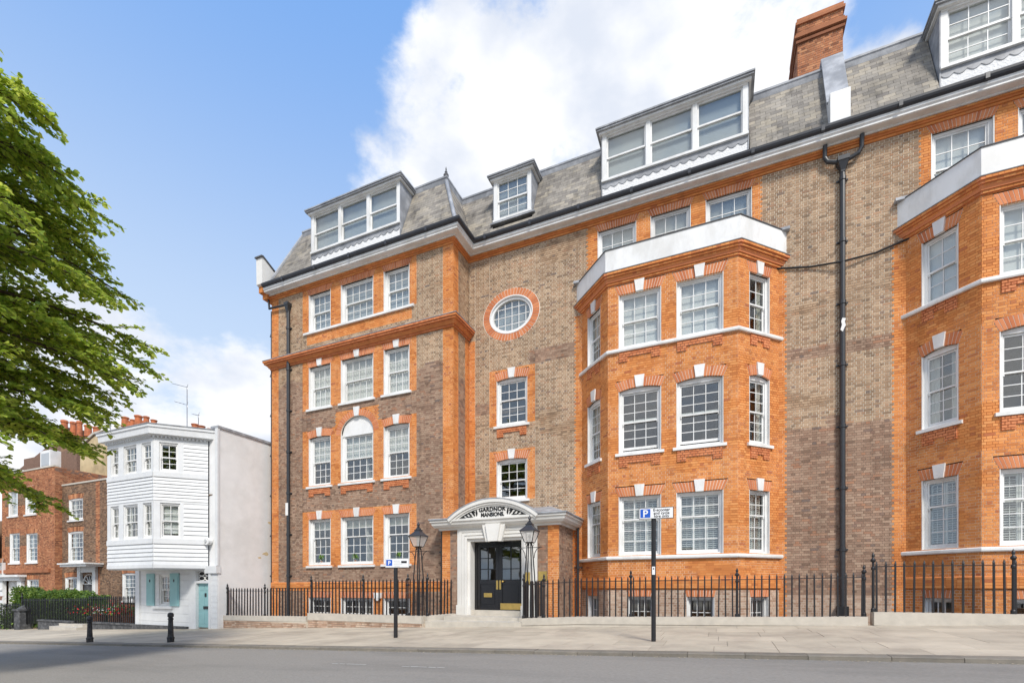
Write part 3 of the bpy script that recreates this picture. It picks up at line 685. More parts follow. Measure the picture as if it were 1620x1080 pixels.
# main wall: stair bay, between the bays and behind them above the parapets
STAIR = [(-8.03, -6.74, 6.29, 8.05, 2, 3, .58), (-8.03, -6.74, 3.40, 4.92, 2, 2, .5)]
OV = (-7.42, 10.55, .90, .72)
TOPW = [(-4.03, -2.67), (-2.19, -.89), (-.43, .94)]
def key_main(u, z, k):
    t = .0575 if k % 2 else 0; t3 = tooth(k)
    if u < -8.97 - t3 and z < 9.8: return 'orange'
    for u0, u1, a, b_, *_ in STAIR:
        if a - .02 < z < b_ + .40 and u0 - .32 - t3 < u < u1 + .32 + t3: return 'orange'
    for a, b_ in BAYX:
        if z < 9.9 and (a - .24 - t < u < b_ + .20 + t): return 'orange'
        o = a + 4.6
        if z > 10.8 and z < 13.12 and -4.36 + o - t3 < u < 1.26 + o + t3: return 'orange'
    if z < -.2: return 'pale'
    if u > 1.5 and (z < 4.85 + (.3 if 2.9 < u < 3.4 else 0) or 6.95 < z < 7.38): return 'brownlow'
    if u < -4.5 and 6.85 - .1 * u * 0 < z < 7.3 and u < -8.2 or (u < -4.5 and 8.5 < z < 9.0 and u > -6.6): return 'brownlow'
    return 'brown'
mh = [hole_win(u0, u1, a, b_, .07) for u0, u1, a, b_, *_ in STAIR] + [hole_ell(OV[0], OV[1], OV[2] + .30, OV[3] + .27)]
for a, b_ in BAYX:
    mh.append(hole_rect(a + .02, b_ - .02, BASE - 1, 9.9))
    for u0, u1 in TOPW: o = a + 4.6; mh.append(hole_win(u0 + o, u1 + o, 10.75, 12.76))
mh.append(hole_rect(-9.3, -4.95, BASE - 1, 2.2))
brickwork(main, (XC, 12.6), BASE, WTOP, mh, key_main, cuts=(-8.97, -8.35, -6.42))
for n, (u0, u1, a, b_, rt, rb, me_) in enumerate(STAIR): window(MAN, main, u0, u1, a, b_, 3, rt, rb, rise=.07, meet=me_, apron=(.36, 0) if n == 0 else False)
for i, (a, b_) in enumerate(BAYX):
    o = a + 4.6
    for j, (u0, u1) in enumerate(TOPW):
        if i and j == 2: continue
        window(MAN, main, u0 + o, u1 + o, 10.75, 12.76, 3, 2, 3, key=False, sill=False, meet=.42 if j == 1 else .5, blind=('flat', .0, blind_w if i else glass_grey) if j != 1 else ('flat', .55, glass_grey), open_=0)
# oval stair window with its ring of radial bricks
ow = MB(); ring = MB(); bk = MB(); el = lambda q, t: (OV[0] + (OV[2] + t) * math.cos(q), OV[1] + (OV[3] + t) * math.sin(q))
for i in range(52):
    q0 = 2 * math.pi * (i + .07) / 52; q1 = 2 * math.pi * (i + .93) / 52
    ring.prism(main, [el(q0, .01), el(q0, .275), el(q1, .275), el(q1, .01)], -.05, .004)
for i in range(40):
    q0 = 2 * math.pi * i / 40; q1 = 2 * math.pi * (i + 1) / 40
    bk.prism(main, [el(q0, 0), el(q0, .30), el(q1, .30), el(q1, 0)], -.06, -.004)
    ow.prism(main, [el(q0, -.13), el(q0, .004), el(q1, .004), el(q1, -.13)], -.2, -.05)
    ow.prism(main, [el(q0, -.03), el(q0, .012), el(q1, .012), el(q1, -.03)], -.06, .012)
for i in range(-2, 3):
    x = i * .29; h = (OV[3] - .13) * math.sqrt(max(0, 1 - (x / (OV[2] - .13)) ** 2)); ow.fbox(main, OV[0] + x - .012, OV[0] + x + .012, -.14, -.11, OV[1] - h, OV[1] + h)
for i in (-1, 0, 1):
    y = i * .32; h = (OV[2] - .13) * math.sqrt(max(0, 1 - (y / (OV[3] - .13)) ** 2)); ow.fbox(main, OV[0] - h, OV[0] + h, -.138, -.112, OV[1] + y - .012, OV[1] + y + .012)
ow = ow.build('oval_window', white, MAN); ring.build('brick_ring', MATS['red'], ow); bk.build('ring_joints', MATS['mortar_red'], ow)
for i in range(-3, 3):                                          # panes between the bars, cut to the oval
    for j in range(-2, 2):
        poly = []
        x0, x1, y0, y1 = i * .29 + .013, (i + 1) * .29 - .013, j * .32 + .013, (j + 1) * .32 - .013
        A, B_ = OV[2] - .12, OV[3] - .12
        for t in range(24):
            q = t / 24 * 4; e = int(q); r = q - e
            X, Y = [(x0 + (x1 - x0) * r, y0), (x1, y0 + (y1 - y0) * r), (x1 - (x1 - x0) * r, y1), (x0, y1 - (y1 - y0) * r)][e]
            k = math.sqrt((X / A) ** 2 + (Y / B_) ** 2)
            if k > 1: X /= k; Y /= k
            poly.append((OV[0] + X, OV[1] + Y))
        ar = sum(p[0] * q[1] - q[0] * p[1] for p, q in zip(poly, poly[1:] + poly[:1])) / 2
        if ar > .008: MB().prism(main, poly, -.13, -.126).build('pane', glass, ow)
MB().fbox(main, -8.5, -6.3, -.3, -.28, 9.6, 11.6).build('blind', glass_grey, ow)

# bays
BW = [(-3.05, -1.71), (-1.25, .10)]
BS = [(1.03, 2.97, 0), (4.38, 6.40, .09), (7.80, 9.57, 0)]
def bay(i, x0, x1):
    o = x0 + 4.6; q = math.sqrt(.5)
    cl, ln = fr2((x0, YM), (x0 + BD, YB)); cr, _ = fr2((x1 - BD, YB), (x1, YM))
    path = [(x0 - .3, YM + .3), (x0, YM), (x0 + BD, YB), (x1 - BD, YB), (x1, YM), (x1 + .3, YM + .3)]
    def holes(ws, bw):
        h = []
        for u0, u1 in ws:
            for a, b_, r in BS: h.append(hole_win(u0, u1, a, b_, r, sk=.10 if len(ws) == 1 else .13))
        for u0, u1 in bw: h.append(hole_win(u0, u1, -1.3, -.28, 0, .22, .05))
        return h
    kb = lambda u, z, k: 'orange' if z > -.05 else ('pale' if not (i and z > -1.2) else 'orange')
    fw_ = [(a + o, b + o) for a, b in BW]; cw = (.38, 1.22); cw2 = (ln - 1.24, ln - .40)
    bb = [(-2.75 + o, -1.95 + o), (-.95 + o, -.15 + o)]
    brickwork(bayf, (x0 + BD, x1 - BD), BASE, 9.95, holes(fw_, bb), kb)
    brickwork(cl, (0, ln), BASE, 9.95, holes([cw], [(.42, 1.1)]), kb)
    brickwork(cr, (0, ln), BASE, 9.95, holes([cw2], [(.5, 1.25)]), kb)
    for s, (a, b_, r) in enumerate(BS):
        rt, rb = [(2, 3), (3, 3), (2, 2)][s]; me_ = [.62, .5, .5][s]
        for j, (u0, u1) in enumerate(fw_):
            if i and j: bl = ('flat', 0, blind_w)
            else: bl = [('louvre', 3, None), None, ('flat', 0, blind_w)][s]
            window(MAN, bayf, u0, u1, a, b_, 3, rt, rb, rise=r, blind=bl, meet=me_, sill=s == 1, apron=(.36, 0) if s else False, split=not (i and j), open_=.06 if (s == 1 and i == 0) else 0)
        window(MAN, cl, *cw, a, b_, 2, rt, rb, rise=r, blind=[('louvre', 2, None), ('drapes', .34, curtain_m) if i else ('flat', .45, curtain_m), ('flat', 0, blind_w)][s] if i else [('flat', .0, blind_c), ('flat', .3, curtain_m), ('flat', .4, curtain_m)][s], meet=me_, sill=s == 1, apron=(.36, 0) if s else False, sk=.10, fw=.08)
        window(MAN, cr, *cw2, a, b_, 2, rt, rb, rise=r, blind=[('louvre', 2, None), ('drapes', .3, curtain_m), ('drapes', .3, blind_c)][s], meet=me_, sill=s == 1, apron=(.36, 0) if s else False, sk=.10, fw=.08, split=not i)
    for fr_, lst in ((bayf, bb), (cl, [(.42, 1.1)]), (cr, [(.5, 1.25)])):
        for u0, u1 in lst: window(MAN, fr_, u0, u1, -1.3, -.28, 3, 0, 2, key=False, ah=.22, sk=.05, split=False, sill=False, fw=.06)
    mid = path[1:-1]
    for z in (7.80, 1.03): MB().sweep(path, [(.0, z - .12), (.07, z - .12), (.085, z - .09), (.085, z - .03), (.07, z - .012), (-.11, z + .012), (-.11, z - .12)]).build('sill_band', white, MAN)
    pc = MB().sweep(path, [(.0, -.02), (.045, -.02), (.045, .27), (0, .30)]).build('plinth_course', orange_p, MAN)
    course_bricks(mid, [(.045, -.02, .055), (.045, .055, .13), (.045, .13, .205), (.045, .205, .275)], pc, MATS['orange'], .22)
    # moulded brick cornice, then the white balcony parapet on it
    st = [(.0, 9.93), (.045, 9.93), (.045, 10.0), (.085, 10.0), (.085, 10.02), (.12, 10.07), (.12, 10.12), (.165, 10.12), (.165, 10.19), (.21, 10.19), (.21, 10.265), (.0, 10.265)]
    cor = MB().sweep(path, st).build('brick_cornice', MATS['red'], MAN)
    course_bricks(mid, [(.045, 9.93, 10.0), (.12, 10.065, 10.12), (.165, 10.12, 10.19), (.21, 10.19, 10.265)], cor, MATS['orange'])
    MB().sweep(path, [(.0, 10.268), (.23, 10.268), (.235, 10.285), (.0, 10.31)]).build('lead_flashing', lead, MAN)
    MB().sweep(path, [(.0, 10.30), (.14, 10.30), (.14, 11.03), (.02, 11.03), (.02, 10.30)]).build('parapet', white, MAN)
    MB().sweep(path, [(.0, 11.031), (.165, 11.031), (.165, 11.055), (.0, 11.06)]).build('parapet_coping', lead_dark, MAN)
    MB().sweep(mid, [(-2.0 if 0 else -.9, 10.2), (.05, 10.2), (.05, 10.25), (-.9, 10.25)]).build('balcony_deck', lead, MAN)
    for e, s_ in ((path[1], -1), (path[4], 1)): MB().box(e[0] - .28, e[0] + .28, YM - .16, YM + .02, 11.02, 11.10).build('lead_flashing', lead, MAN)
for i, (a, b_) in enumerate(BAYX): bay(i, a, b_)

# eaves: moulded brick band, white cornice, black gutter
EP = [(XL - .02, YW), (XC, YW), (XC, YM), (12.6, YM)]
MB().sweep(EP, [(.0, 12.99), (.03, 12.99), (.03, 13.06), (.075, 13.06), (.085, 13.10), (.12, 13.10), (.12, 13.16), (.0, 13.16)]).build('brick_band', orange_p, MAN)
course_bricks(EP, [(.03, 12.99, 13.06), (.12, 13.10, 13.16)], bpy.data.objects['brick_band'], MATS['orange'], .22)
MB().sweep(EP, [(.0, 13.165), (.16, 13.165), (.17, 13.2), (.37, 13.2), (.40, 13.215), (.40, 13.26), (.44, 13.30), (.44, 13.38), (.0, 13.38)]).build('eaves_cornice', white, MAN)
gprof = [(.40, 13.382), (.47, 13.382), (.52, 13.41), (.545, 13.46), (.55, 13.52), (.53, 13.52), (.52, 13.47), (.49, 13.42), (.45, 13.40), (.40, 13.40)]
gut = MB().sweep(EP, gprof).build('gutter', gutter_m, MAN)
for x in rng(-17.5, 12, 1.83):
    Y = YW if x < XC - .3 else YM
    if not XC - .3 <= x < XC + .6: MB().box(x - .045, x + .045, Y - .556, Y - .40, 13.375, 13.53).build('gutter_joint', gutter_m, gut)
# wing string course
SPATH = [(XL - .25, YW + .0), (XC, YW), (XC, YM)]
SPATH = [(XL, YW + 1.0), (XL, YW), (XC, YW), (XC, YM)]
MB().sweep(SPATH, [(.0, 9.86), (.05, 9.86), (.05, 9.93), (.10, 9.93), (.10, 9.96), (.16, 10.02), (.17, 10.06), (.23, 10.06), (.23, 10.13), (.27, 10.13), (.27, 10.21), (.0, 10.21)]).build('string_course', orange_p, MAN)
course_bricks(SPATH, [(.05, 9.86, 9.93), (.17, 10.02, 10.06), (.23, 10.06, 10.13), (.27, 10.13, 10.21)], bpy.data.objects['string_course'], MATS['red'])
MB().sweep(SPATH, [(.0, 10.212), (.29, 10.212), (.29, 10.235), (.0, 10.28)]).build('lead_flashing', lead, MAN)
pcw = MB().sweep(SPATH, [(.0, .0), (.03, .0), (.03, .21), (.0, .24)]).build('plinth_course', orange_p, MAN)
course_bricks(SPATH, [(.03, .0, .07), (.03, .07, .14), (.03, .14, .215)], pcw, MATS['orange'], .22)

# mansard: slates laid course by course
RB, RT, RI = 13.42, 16.22, 1.1; RL = math.hypot(RT - RB, RI); V_ = (0, RI, RT - RB)
SL = []
rw = Fr((0, YW - .32, RB), (1, 0, 0), V_); rm = Fr((0, YM - .32, RB), (1, 0, 0), V_); rr = Fr((XC + .32, 0, RB), (0, 1, 0), (-RI, 0, RT - RB))
DORM = [(-16.22, -11.6, YW - .12), (-8.11, -6.55, YM - .08), (-3.84, .82, YM - .08), (5.65, 10.3, YM - .08)]
t_ = lambda v: v / RL
dh = [hole_rect(DORM[0][0] - .05, DORM[0][1] + .05, .1, RL)]
brickwork(rw, lambda v: (XL + 0.0 + RI * t_(v), XC + .32 - RI * t_(v)), 0, RL, dh, 'slate', .15, .30, .007, .022, 'half', out=SL)
brickwork(rr, lambda v: (YW - .32 + RI * t_(v), YM - .32 + RI * t_(v)), 0, RL, [], 'slate', .15, .30, .007, .022, 'half', out=SL)
brickwork(rm, lambda v: (XC + .32 - RI * t_(v), 12.6), 0, RL, [hole_rect(a - .05, b_ + .05, .1 if n != 1 else .62, RL) for n, (a, b_, _) in enumerate(DORM) if n], 'slate', .15, .30, .007, .022, 'half', out=SL)
emit(SL, MAN, 'mansard_roof', 'slates', 'slate', 300)
TOP = [(XL + 1.1, YW + .78 + 6), (XL + 1.1, YW + .78), (XC - .78, YW + .78), (XC - .78, YM + .78), (12.6, YM + .78)]
MB().sweep(TOP[1:], [(-.25, RT), (.06, RT), (.10, RT + .05), (.10, RT + .11), (.03, RT + .15), (-.25, RT + .15)]).build('roof_roll', lead, MAN)
MB().sweep(TOP[1:], [(.02, RT - .16), (.05, RT - .16), (.09, RT - .002), (.02, RT - .002)]).build('lead_flashing', lead, MAN)
MB().box(XL + 1.0, XC - .8, YW + .85, 23, RT - .1, RT + .1).box(XC - .8, 12.6, YM + .85, 23, RT - .1, RT + .101).build('flat_roof', lead, MAN)
def rod(p, q, r, m, name, seg=8): return MB().tube([p, q], r, seg).build(name, m, MAN)
rod((XC + .30, YW - .30, RB), (XC - .78, YW + .78, RT), .075, lead, 'hip_roll'); rod((XL + .02, YW - .33, RB), (XL + 1.1, YW + .78, RT), .075, lead, 'hip_roll')
b = MB(); fx = (XC - .78, YW + .78, RT + .13); b.lathe(fx, [(.10, 0), (.11, .08), (.05, .16), (.06, .2), (.02, .26), (.03, .31), (.004, .42)], 8); b.build('finial', lead_dark, MAN)
# left slope of the wing roof
MB().face([(XL, YW - .3, RB), (XL, 22, RB), (XL + 1.1, 22, RT), (XL + 1.1, YW + .78, RT)][::-1]).build('mansard_roof', MATS['slate'], MAN)
def dormer(x0, x1, Y, n, cols, rows, ap=True, zb=14.42, zt=16.1, blind=glass_grey):
    f = Fr((0, Y, 0), (1, 0, 0)); b = MB(); p = .15
    wd = (x1 - x0 - p * (n + 1)) / n
    for i in range(n + 1): u = x0 + i * (wd + p); b.fbox(f, u, u + p, -.14, 0, zb, zt)
    b.fbox(f, x0, x1, -.16, .02, zt - .12, zt).fbox(f, x0 - .02, x1 + .02, -.16, .06, zb - .05, zb + .03)
    d = b.build('dormer', white, MAN)
    for i in range(n):
        u0 = x0 + p + i * (wd + p); u1 = u0 + wd; z0, z1 = zb + .03, zt - .12; zm = (z0 + z1) / 2
        for up in (1, 0):
            c0, c1 = (zm - .02, z1) if up else (z0, zm + .03); nn = -.05 - (0 if up else .04); s = MB(); k = .05
            s.fbox(f, u0, u0 + k, nn - .04, nn, c0, c1).fbox(f, u1 - k, u1, nn - .04, nn, c0, c1).fbox(f, u0 + k, u1 - k, nn - .04, nn, c0, c0 + .055).fbox(f, u0 + k, u1 - k, nn - .04, nn, c1 - .045, c1)
            X0, X1, Y0, Y1 = u0 + k, u1 - k, c0 + .055, c1 - .045
            for q in range(1, cols): x = X0 + (X1 - X0) * q / cols; s.fbox(f, x - .011, x + .011, nn - .03, nn - .004, Y0, Y1)
            for q in range(1, rows): y = Y0 + (Y1 - Y0) * q / rows; s.fbox(f, X0, X1, nn - .029, nn - .006, y - .011, y + .011)
            s.build('sash', white, d)
            for q in range(cols):
                for r_ in range(rows): block('pane', glass, d, f, X0 + (X1 - X0) * q / cols + .011, X0 + (X1 - X0) * (q + 1) / cols - .011, nn - .02, nn - .016, Y0 + (Y1 - Y0) * r_ / rows + .011, Y0 + (Y1 - Y0) * (r_ + 1) / rows - .011, tilt=.005)
        MB().fbox(f, u0 - .05, u1 + .05, -.2, -.19, z0 - .03, z1 + .03).build('blind', blind, d)
    if ap:
        MB().fbox(f, x0, x1, -.10, -.03, 13.55, zb - .05).build('apron', roughcast, d)
        sc = []; k = int((x1 - x0) / .29)
        for i in range(k):
            for j in range(6): t = j / 6; sc.append((x0 + (x1 - x0) * (i + t) / k, zb - .20 - .085 * math.sin(math.pi * t)))
        sc.append((x1, zb - .20))
        MB().prism(f, sc + [(x1, zb - .045), (x0, zb - .045)], -.03, -.012).build('lead_apron', lead, d)
    zlo = 13.55 if ap else zb - .05
    yb = lambda z: YB_(z)
    base = YW if Y < 16.5 else YM
    for x in (x0 - .03, x1):
        ys = lambda z: base - .32 + RI * (z - RB) / (RT - RB) + .05
        g = Fr((x, 0, 0), (0, 1, 0)); MB().prism(g, [(Y, zlo), (max(Y + .02, ys(zlo)), zlo), (ys(zt), zt), (Y, zt)], 0, .03).build('cheek', lead, d)
    yk = base + 1.2
    MB().box(x0 - .17, x1 + .17, Y - .18, yk, zt + .002, zt + .06).box(x0 - .2, x1 + .2, Y - .21, yk, zt + .06, zt + .11).box(x0 - .14, x1 + .14, Y - .15, yk, zt + .11, zt + .17).build('dormer_roof', lead, d)
    MB().box(x0 - .10, x1 + .10, Y - .11, yk - .2, zt - .07, zt + .001).build('eaves_board', white, d)
dormer(*DORM[0], 3, 1, 1); dormer(*DORM[1], 1, 3, 2, ap=False, zb=14.26, zt=15.86); dormer(*DORM[2], 3, 1, 1); dormer(*DORM[3], 3, 3, 2, blind=blind_w)
MB().box(-8.25, -6.4, YM - .14, YM + .15, 14.14, 14.2).build('lead_flashing', lead, MAN)
# party wall fin with lead cap, chimney stacks
def fin(x, w_, base):
    g = Fr((x, 0, 0), (0, 1, 0)); Y0 = base - .42
    b = MB().prism(g, [(Y0, 13.5), (Y0 + .95, 13.5), (Y0 + 2.1, 16.1), (Y0 + 2.0, 16.62), (Y0 + 1.25, 16.62), (Y0 + .40, 14.55), (Y0, 14.5)], -.0, w_)
    o = b.build('party_parapet', white, MAN)
    MB().prism(g, [(Y0 + .34, 14.47), (Y0 + 1.22, 16.63), (Y0 + 2.0, 16.63), (Y0 + 2.0, 16.69), (Y0 + 1.18, 16.69), (Y0 + .30, 14.52)][::-1], -.04, w_ + .04).build('lead_cap', lead, o)
    MB().box(x - .03, x + w_ + .03, Y0 - .02, Y0 + .02, 13.5, 13.62).build('lead_flashing', lead, o)
fin(2.98, .50, YM)
def stack(x0, x1, y0, y1, z0, z1, key, pots, root, pot_h=.35):
    lst = []
    for f, L_ in ((Fr((x0, y0, 0), (1, 0, 0)), x1 - x0), (Fr((x0, y1, 0), (0, -1, 0)), y1 - y0), (Fr((x1, y0, 0), (0, 1, 0)), y1 - y0)): brickwork(f, (0, L_), z0, z1, [], key, out=lst)
    ws = emit(lst, root, 'chimney_stack', 'bricks', 'brick')
    p = [(x0, y1), (x0, y0), (x1, y0), (x1, y1)]
    for i, (n, za) in enumerate(((.05, z1 - .75), (.10, z1 - .60), (.05, z1 - .5), (.06, z1 - .13), (.02, z1))): MB().sweep(p, [(-.2, za), (n, za), (n, za + .09), (-.2, za + .09)]).build('oversail', MATS[key], ws[0])
    MB().box(x0 + .02, x1 - .02, y0 + .02, y1, z1 - .01, z1 + .08).build('flaunching', lead_dark, ws[0])
    for px_, py_ in pots:
        MB().lathe((px_, py_, z1 + .05), [(.13, 0), (.12, .05), (.105, pot_h * .8), (.135, pot_h * .84), (.135, pot_h), (.09, pot_h)], 12).build('chimney_pot', terracotta, ws[0], smooth=False)
stack(2.42, 3.72, 18.9, 20.4, 15.9, 19.15, 'oldred', [(2.8, 19.4), (3.3, 19.4), (2.8, 19.9), (3.3, 19.9)], MAN)
# parapet at the wing's left end, on its corbel
g = Fr((XL - .36, 0, 0), (0, 1, 0))
lp = MB().prism(g, [(YW - .5, 13.55), (YW + .4, 13.2), (YW + 4, 13.2), (YW + 4, 14.2), (YW + 1.0, 14.0), (YW - .45, 14.72), (YW - .52, 14.7)], 0, .36).build('end_parapet', stucco, MAN)
MB().prism(g, [(YW + 1.0, 14.0), (YW + 1.0, 14.06), (YW - .47, 14.79), (YW - .58, 14.76), (YW - .58, 14.70), (YW - .45, 14.72)][::-1], -.03, .40).build('lead_cap', lead_dark, lp)
MB().box(XL - .34, XL + .02, YW - .40, YW + .5, 13.24, 13.54).box(XL - .28, XL + .01, YW - .25, YW + .5, 13.02, 13.24).build('corbel', MATS['orange'], lp)
g = Fr((XL - .30, 0, 0), (0, 1, 0))
MB().prism(g, [(YW + .75, 13.9), (YW + 1.6, 13.9), (YW + 2.6, 16.0), (YW + 2.0, 16.25), (YW + 1.55, 16.0)], 0, .55).build('party_parapet', lead, MAN)
# downpipes
def pipe(X, Y, z0, z1, r=.055, name='downpipe', shoe=True):
    p = MB().tube([(X, Y, z0), (X, Y, z1)], r, 12).build(name, pipe_m, MAN, smooth=False)
    z = z0 + .9
    while z < z1 - .2:
        MB().tube([(X, Y, z - .05), (X, Y, z + .05)], r + .018, 12).box(X - .15, X + .15, Y + r - .02, Y + r + .012, z - .022, z + .022).build('pipe_clamp', pipe_m, p); z += 1.83
    return p
def hopper(X, Y, z, s=1.):
    b = MB().lathe((X, Y, z), [(.07, -.05), (.075, .0), (.15 * s, .22), (.17 * s, .24), (.17 * s, .36)], 4, True)
    return b.build('hopper', pipe_m, MAN)
pX = XY(1333, YM - .10); pipe(pX, YM - .10, -1.6, 12.35, .075); hopper(pX, YM - .13, 12.33, 1.25)
b = MB()
for s_ in (-1, 1): b.tube([(pX + .12 * s_, YM - .13, 12.62), (pX + .38 * s_, YM - .13, 12.72), (pX + .46 * s_, YM - .14, 12.86), (pX + .46 * s_, YM - .2, 13.18)], .06, 10)
b.build('swan_neck', pipe_m, MAN)
MB().prism(main, [(pX - .07, 7.62), (pX - .01, 7.55), (pX + .03, 7.66), (pX + .065, 7.72), (pX + .04, 7.84), (pX + .07, 7.93), (pX - .02, 7.96), (pX - .05, 7.86), (pX - .03, 7.76)], .175, .182).build('torn_sticker', white, MAN)
MB().box(pX - .14, pX + .14, YM - .2, YM + .01, -.95, -.55).build('gully_box', iron, MAN)
pW = XY(456, YW - .09); pipe(pW, YW - .09, -2.2, 12.3, .072); hopper(pW, YW - .12, 12.25)
MB().box(pW - .08, pW + .07, YW - .172, YW - .163, 3.2, 3.75).build('torn_sticker', white, MAN)
MB().tube([(pW - .1, YW - .12, 12.55), (XL - .02, YW - .12, 12.62), (XL - .08, YW - .12, 13.2)], .05, 8).build('swan_neck', pipe_m, MAN)
pipe(XL - .10, YW + .08, -2.2, 12.6, .04)
pipe(-4.72, YM - .12, -2.0, 2.2, .05); pipe(-9.52, YP + .25, -1.4, 2.1, .045)
# flex cable slung between the bays
cb = MB(); ev = [onY(x, y, YM - .05) for x, y in ((1228, 425), (1283, 422), (1331, 417), (1385, 400), (1438, 377))]
pts = [Vector((x, YM - .05 - (.10 if i == 2 else 0), z)) for i, (x, z) in enumerate(ev)]
cb.tube(pts, .028, 6).build('cable', iron, MAN)

# ---- entrance porch
PX0, PX1 = -9.37, -4.88; DX0, DX1, DZ0, DZ1 = -8.17, -6.20, -.80, 1.64
side = Fr((PX1, 0, 0), (0, 1, 0))
kp = lambda u, z, k: 'orange' if (u > PX1 - .40 - tooth(k) or u < PX0 + .34 + tooth(k)) else 'brownlow'
brickwork(porch, (PX0, PX1), BASE, 2.1, [hole_rect(-8.68, -5.66, -3.5, 2.2)], kp, cuts=(PX1 - .4, PX0 + .34))
brickwork(side, (YP, YM), BASE, 2.1, [], lambda u, z, k: 'orange' if u > YM - .25 else 'brownlow')
brickwork(Fr((PX0, 0, 0), (0, -1, 0)), (-YW, -YP), BASE, 2.1, [], 'brown')
b = MB()
for a, c, n in ((-8.70, -8.17, .05), (-6.20, -5.64, .05)): b.fbox(porch, a, c, -.35, n, -.98, 2.12)
b.fbox(porch, DX0, DX1, -.35, .05, 1.64, 2.12)
for k, (d, n) in enumerate(((.34, .08), (.22, .105), (.10, .13))):       # stepped architrave
    b.fbox(porch, DX0 - d - .1, DX0 - d, .05, n, -.98, 1.72 + d).fbox(porch, DX1 + d, DX1 + d + .1, .05, n, -.98, 1.72 + d).fbox(porch, DX0 - d, DX1 + d, .05, n - .002, 1.64 + d, 1.72 + d)
b.fbox(porch, -8.73, -8.15, .0, .09, -.97, -.62).fbox(porch, -6.22, -5.61, .0, .09, -.97, -.62)
sur = b.build('door_surround', stucco, MAN)
MB().prism(porch, [(-7.36, 1.60), (-7.0, 1.60), (-6.90, 2.2), (-7.46, 2.2)], .05, .30).prism(porch, [(-7.48, 1.60), (-6.88, 1.60), (-6.74, 2.18), (-7.62, 2.18)], .05, .22).build('keystone', stucco, sur)
PP = [(PX0, YW + .2), (PX0, YP), (PX1, YP), (PX1, YM + .1)]
MB().sweep(PP, [(.0, 2.08), (.08, 2.08), (.09, 2.14), (.20, 2.17), (.27, 2.25), (.29, 2.33), (.33, 2.36), (.33, 2.42), (.0, 2.42)]).build('porch_cornice', stucco, MAN)
for pth in ([PP[0], PP[1], (-8.96, YP)], [(-5.48, YP), PP[2], PP[3]]): MB().sweep(pth, [(.0, 2.422), (.36, 2.422), (.37, 2.45), (.36, 2.48), (.0, 2.50)]).build('lead_gutter', lead, MAN)
c_, hw, rise, spr = -7.22, 1.72, .62, 2.42
Rr = (hw * hw + rise * rise) / (2 * rise); ca = math.asin(hw / Rr)
def arcp(t, dr): q = -ca + 2 * ca * t; return (c_ + (Rr + dr) * math.sin(q), spr + rise - Rr + (Rr + dr) * math.cos(q))
pf = Fr((0, YP, 0), (1, 0, 0)); ped = MB(); KK = 22
for i in range(KK):
    a, c = i / KK, (i + 1) / KK
    for d0, d1, n0, n1 in ((-.10, .0, -.1, .36), (-.17, -.10, -.1, .32), (-.23, -.17, -.1, .28)):
        ped.prism(pf, [arcp(a, d0), arcp(c, d0), arcp(c, d1), arcp(a, d1)], n0, n1)
tp_ = [arcp(t / 12, -.2) for t in range(13)]
ped.prism(pf, [(p, max(z, spr + .003)) for p, z in tp_][::-1][0:0] + [(c_ - hw, spr + .002), (c_ + hw, spr + .002)] + [(p, max(z, spr + .004)) for p, z in reversed(tp_)], -.1, .25)
ped = ped.build('pediment', stucco, MAN)
rf = MB()
for i in range(KK):
    a, c = i / KK, (i + 1) / KK
    A, Cc = arcp(a, .002), arcp(c, .002); A2, C2 = arcp(a, .05), arcp(c, .05)
    rf.hexa([pf.p(A[0], .36, A[1]), pf.p(Cc[0], .36, Cc[1]), pf.p(C2[0], .36, C2[1]), pf.p(A2[0], .36, A2[1]), pf.p(A[0], -1.85, A[1]), pf.p(Cc[0], -1.85, Cc[1]), pf.p(C2[0], -1.85, C2[1]), pf.p(A2[0], -1.85, A2[1])])
rf.build('lead_cap', lead, ped)
e0, e1, ey = PX0 - .3, PX1 + .3, YP + .05
MB().hexa([(e0, ey, 2.48), (e1, ey, 2.48), (e1, YM, 2.48), (e0, YM, 2.48), (e0 + 1.2, YM - .3, 2.98), (e1 - 1.1, YM - .3, 2.98), (e1 - 1.1, YM, 2.98), (e0 + 1.2, YM, 2.98)]).build('porch_roof', lead, MAN)
def text(body, size, m, parent, fr, u, n, v, name='lettering', ext=.006, off=0., align='CENTER', sp=1., sx=1.):
    cu = bpy.data.curves.new(name, 'FONT'); cu.body = body; cu.size = size; cu.extrude = ext; cu.offset = off; cu.align_x = align; cu.space_character = sp; cu.materials.append(m)
    o = bpy.data.objects.new(name, cu); C.objects.link(o); o.parent = parent
    M = fr.mx(u, n, v, 1, 1, 1); T = Matrix.Identity(4)
    for i in range(3): T[i][0] = fr.U[i] * sx; T[i][1] = fr.V[i]; T[i][2] = fr.N[i]; T[i][3] = M[i][3]
    if parent.type == 'EMPTY': T = Matrix.Translation(-Vector(parent.location)) @ T
    o.matrix_basis = T
    me = bpy.data.meshes.new_from_object(o.evaluated_get(bpy.context.evaluated_depsgraph_get()))      # letters as plain mesh
    q = bpy.data.objects.new(name, me); C.objects.link(q); q.parent = parent; q.matrix_basis = T
    bpy.data.objects.remove(o); q.name = name
    return q
text('GARDNOR', .20, sign_k, ped, pf, c_ + .0, .258, 2.64, off=.008, sp=1.06, sx=.98); text('MANSIONS.', .19, sign_k, ped, pf, c_ + .02, .258, 2.462, off=.007, sp=1.0, sx=.90)
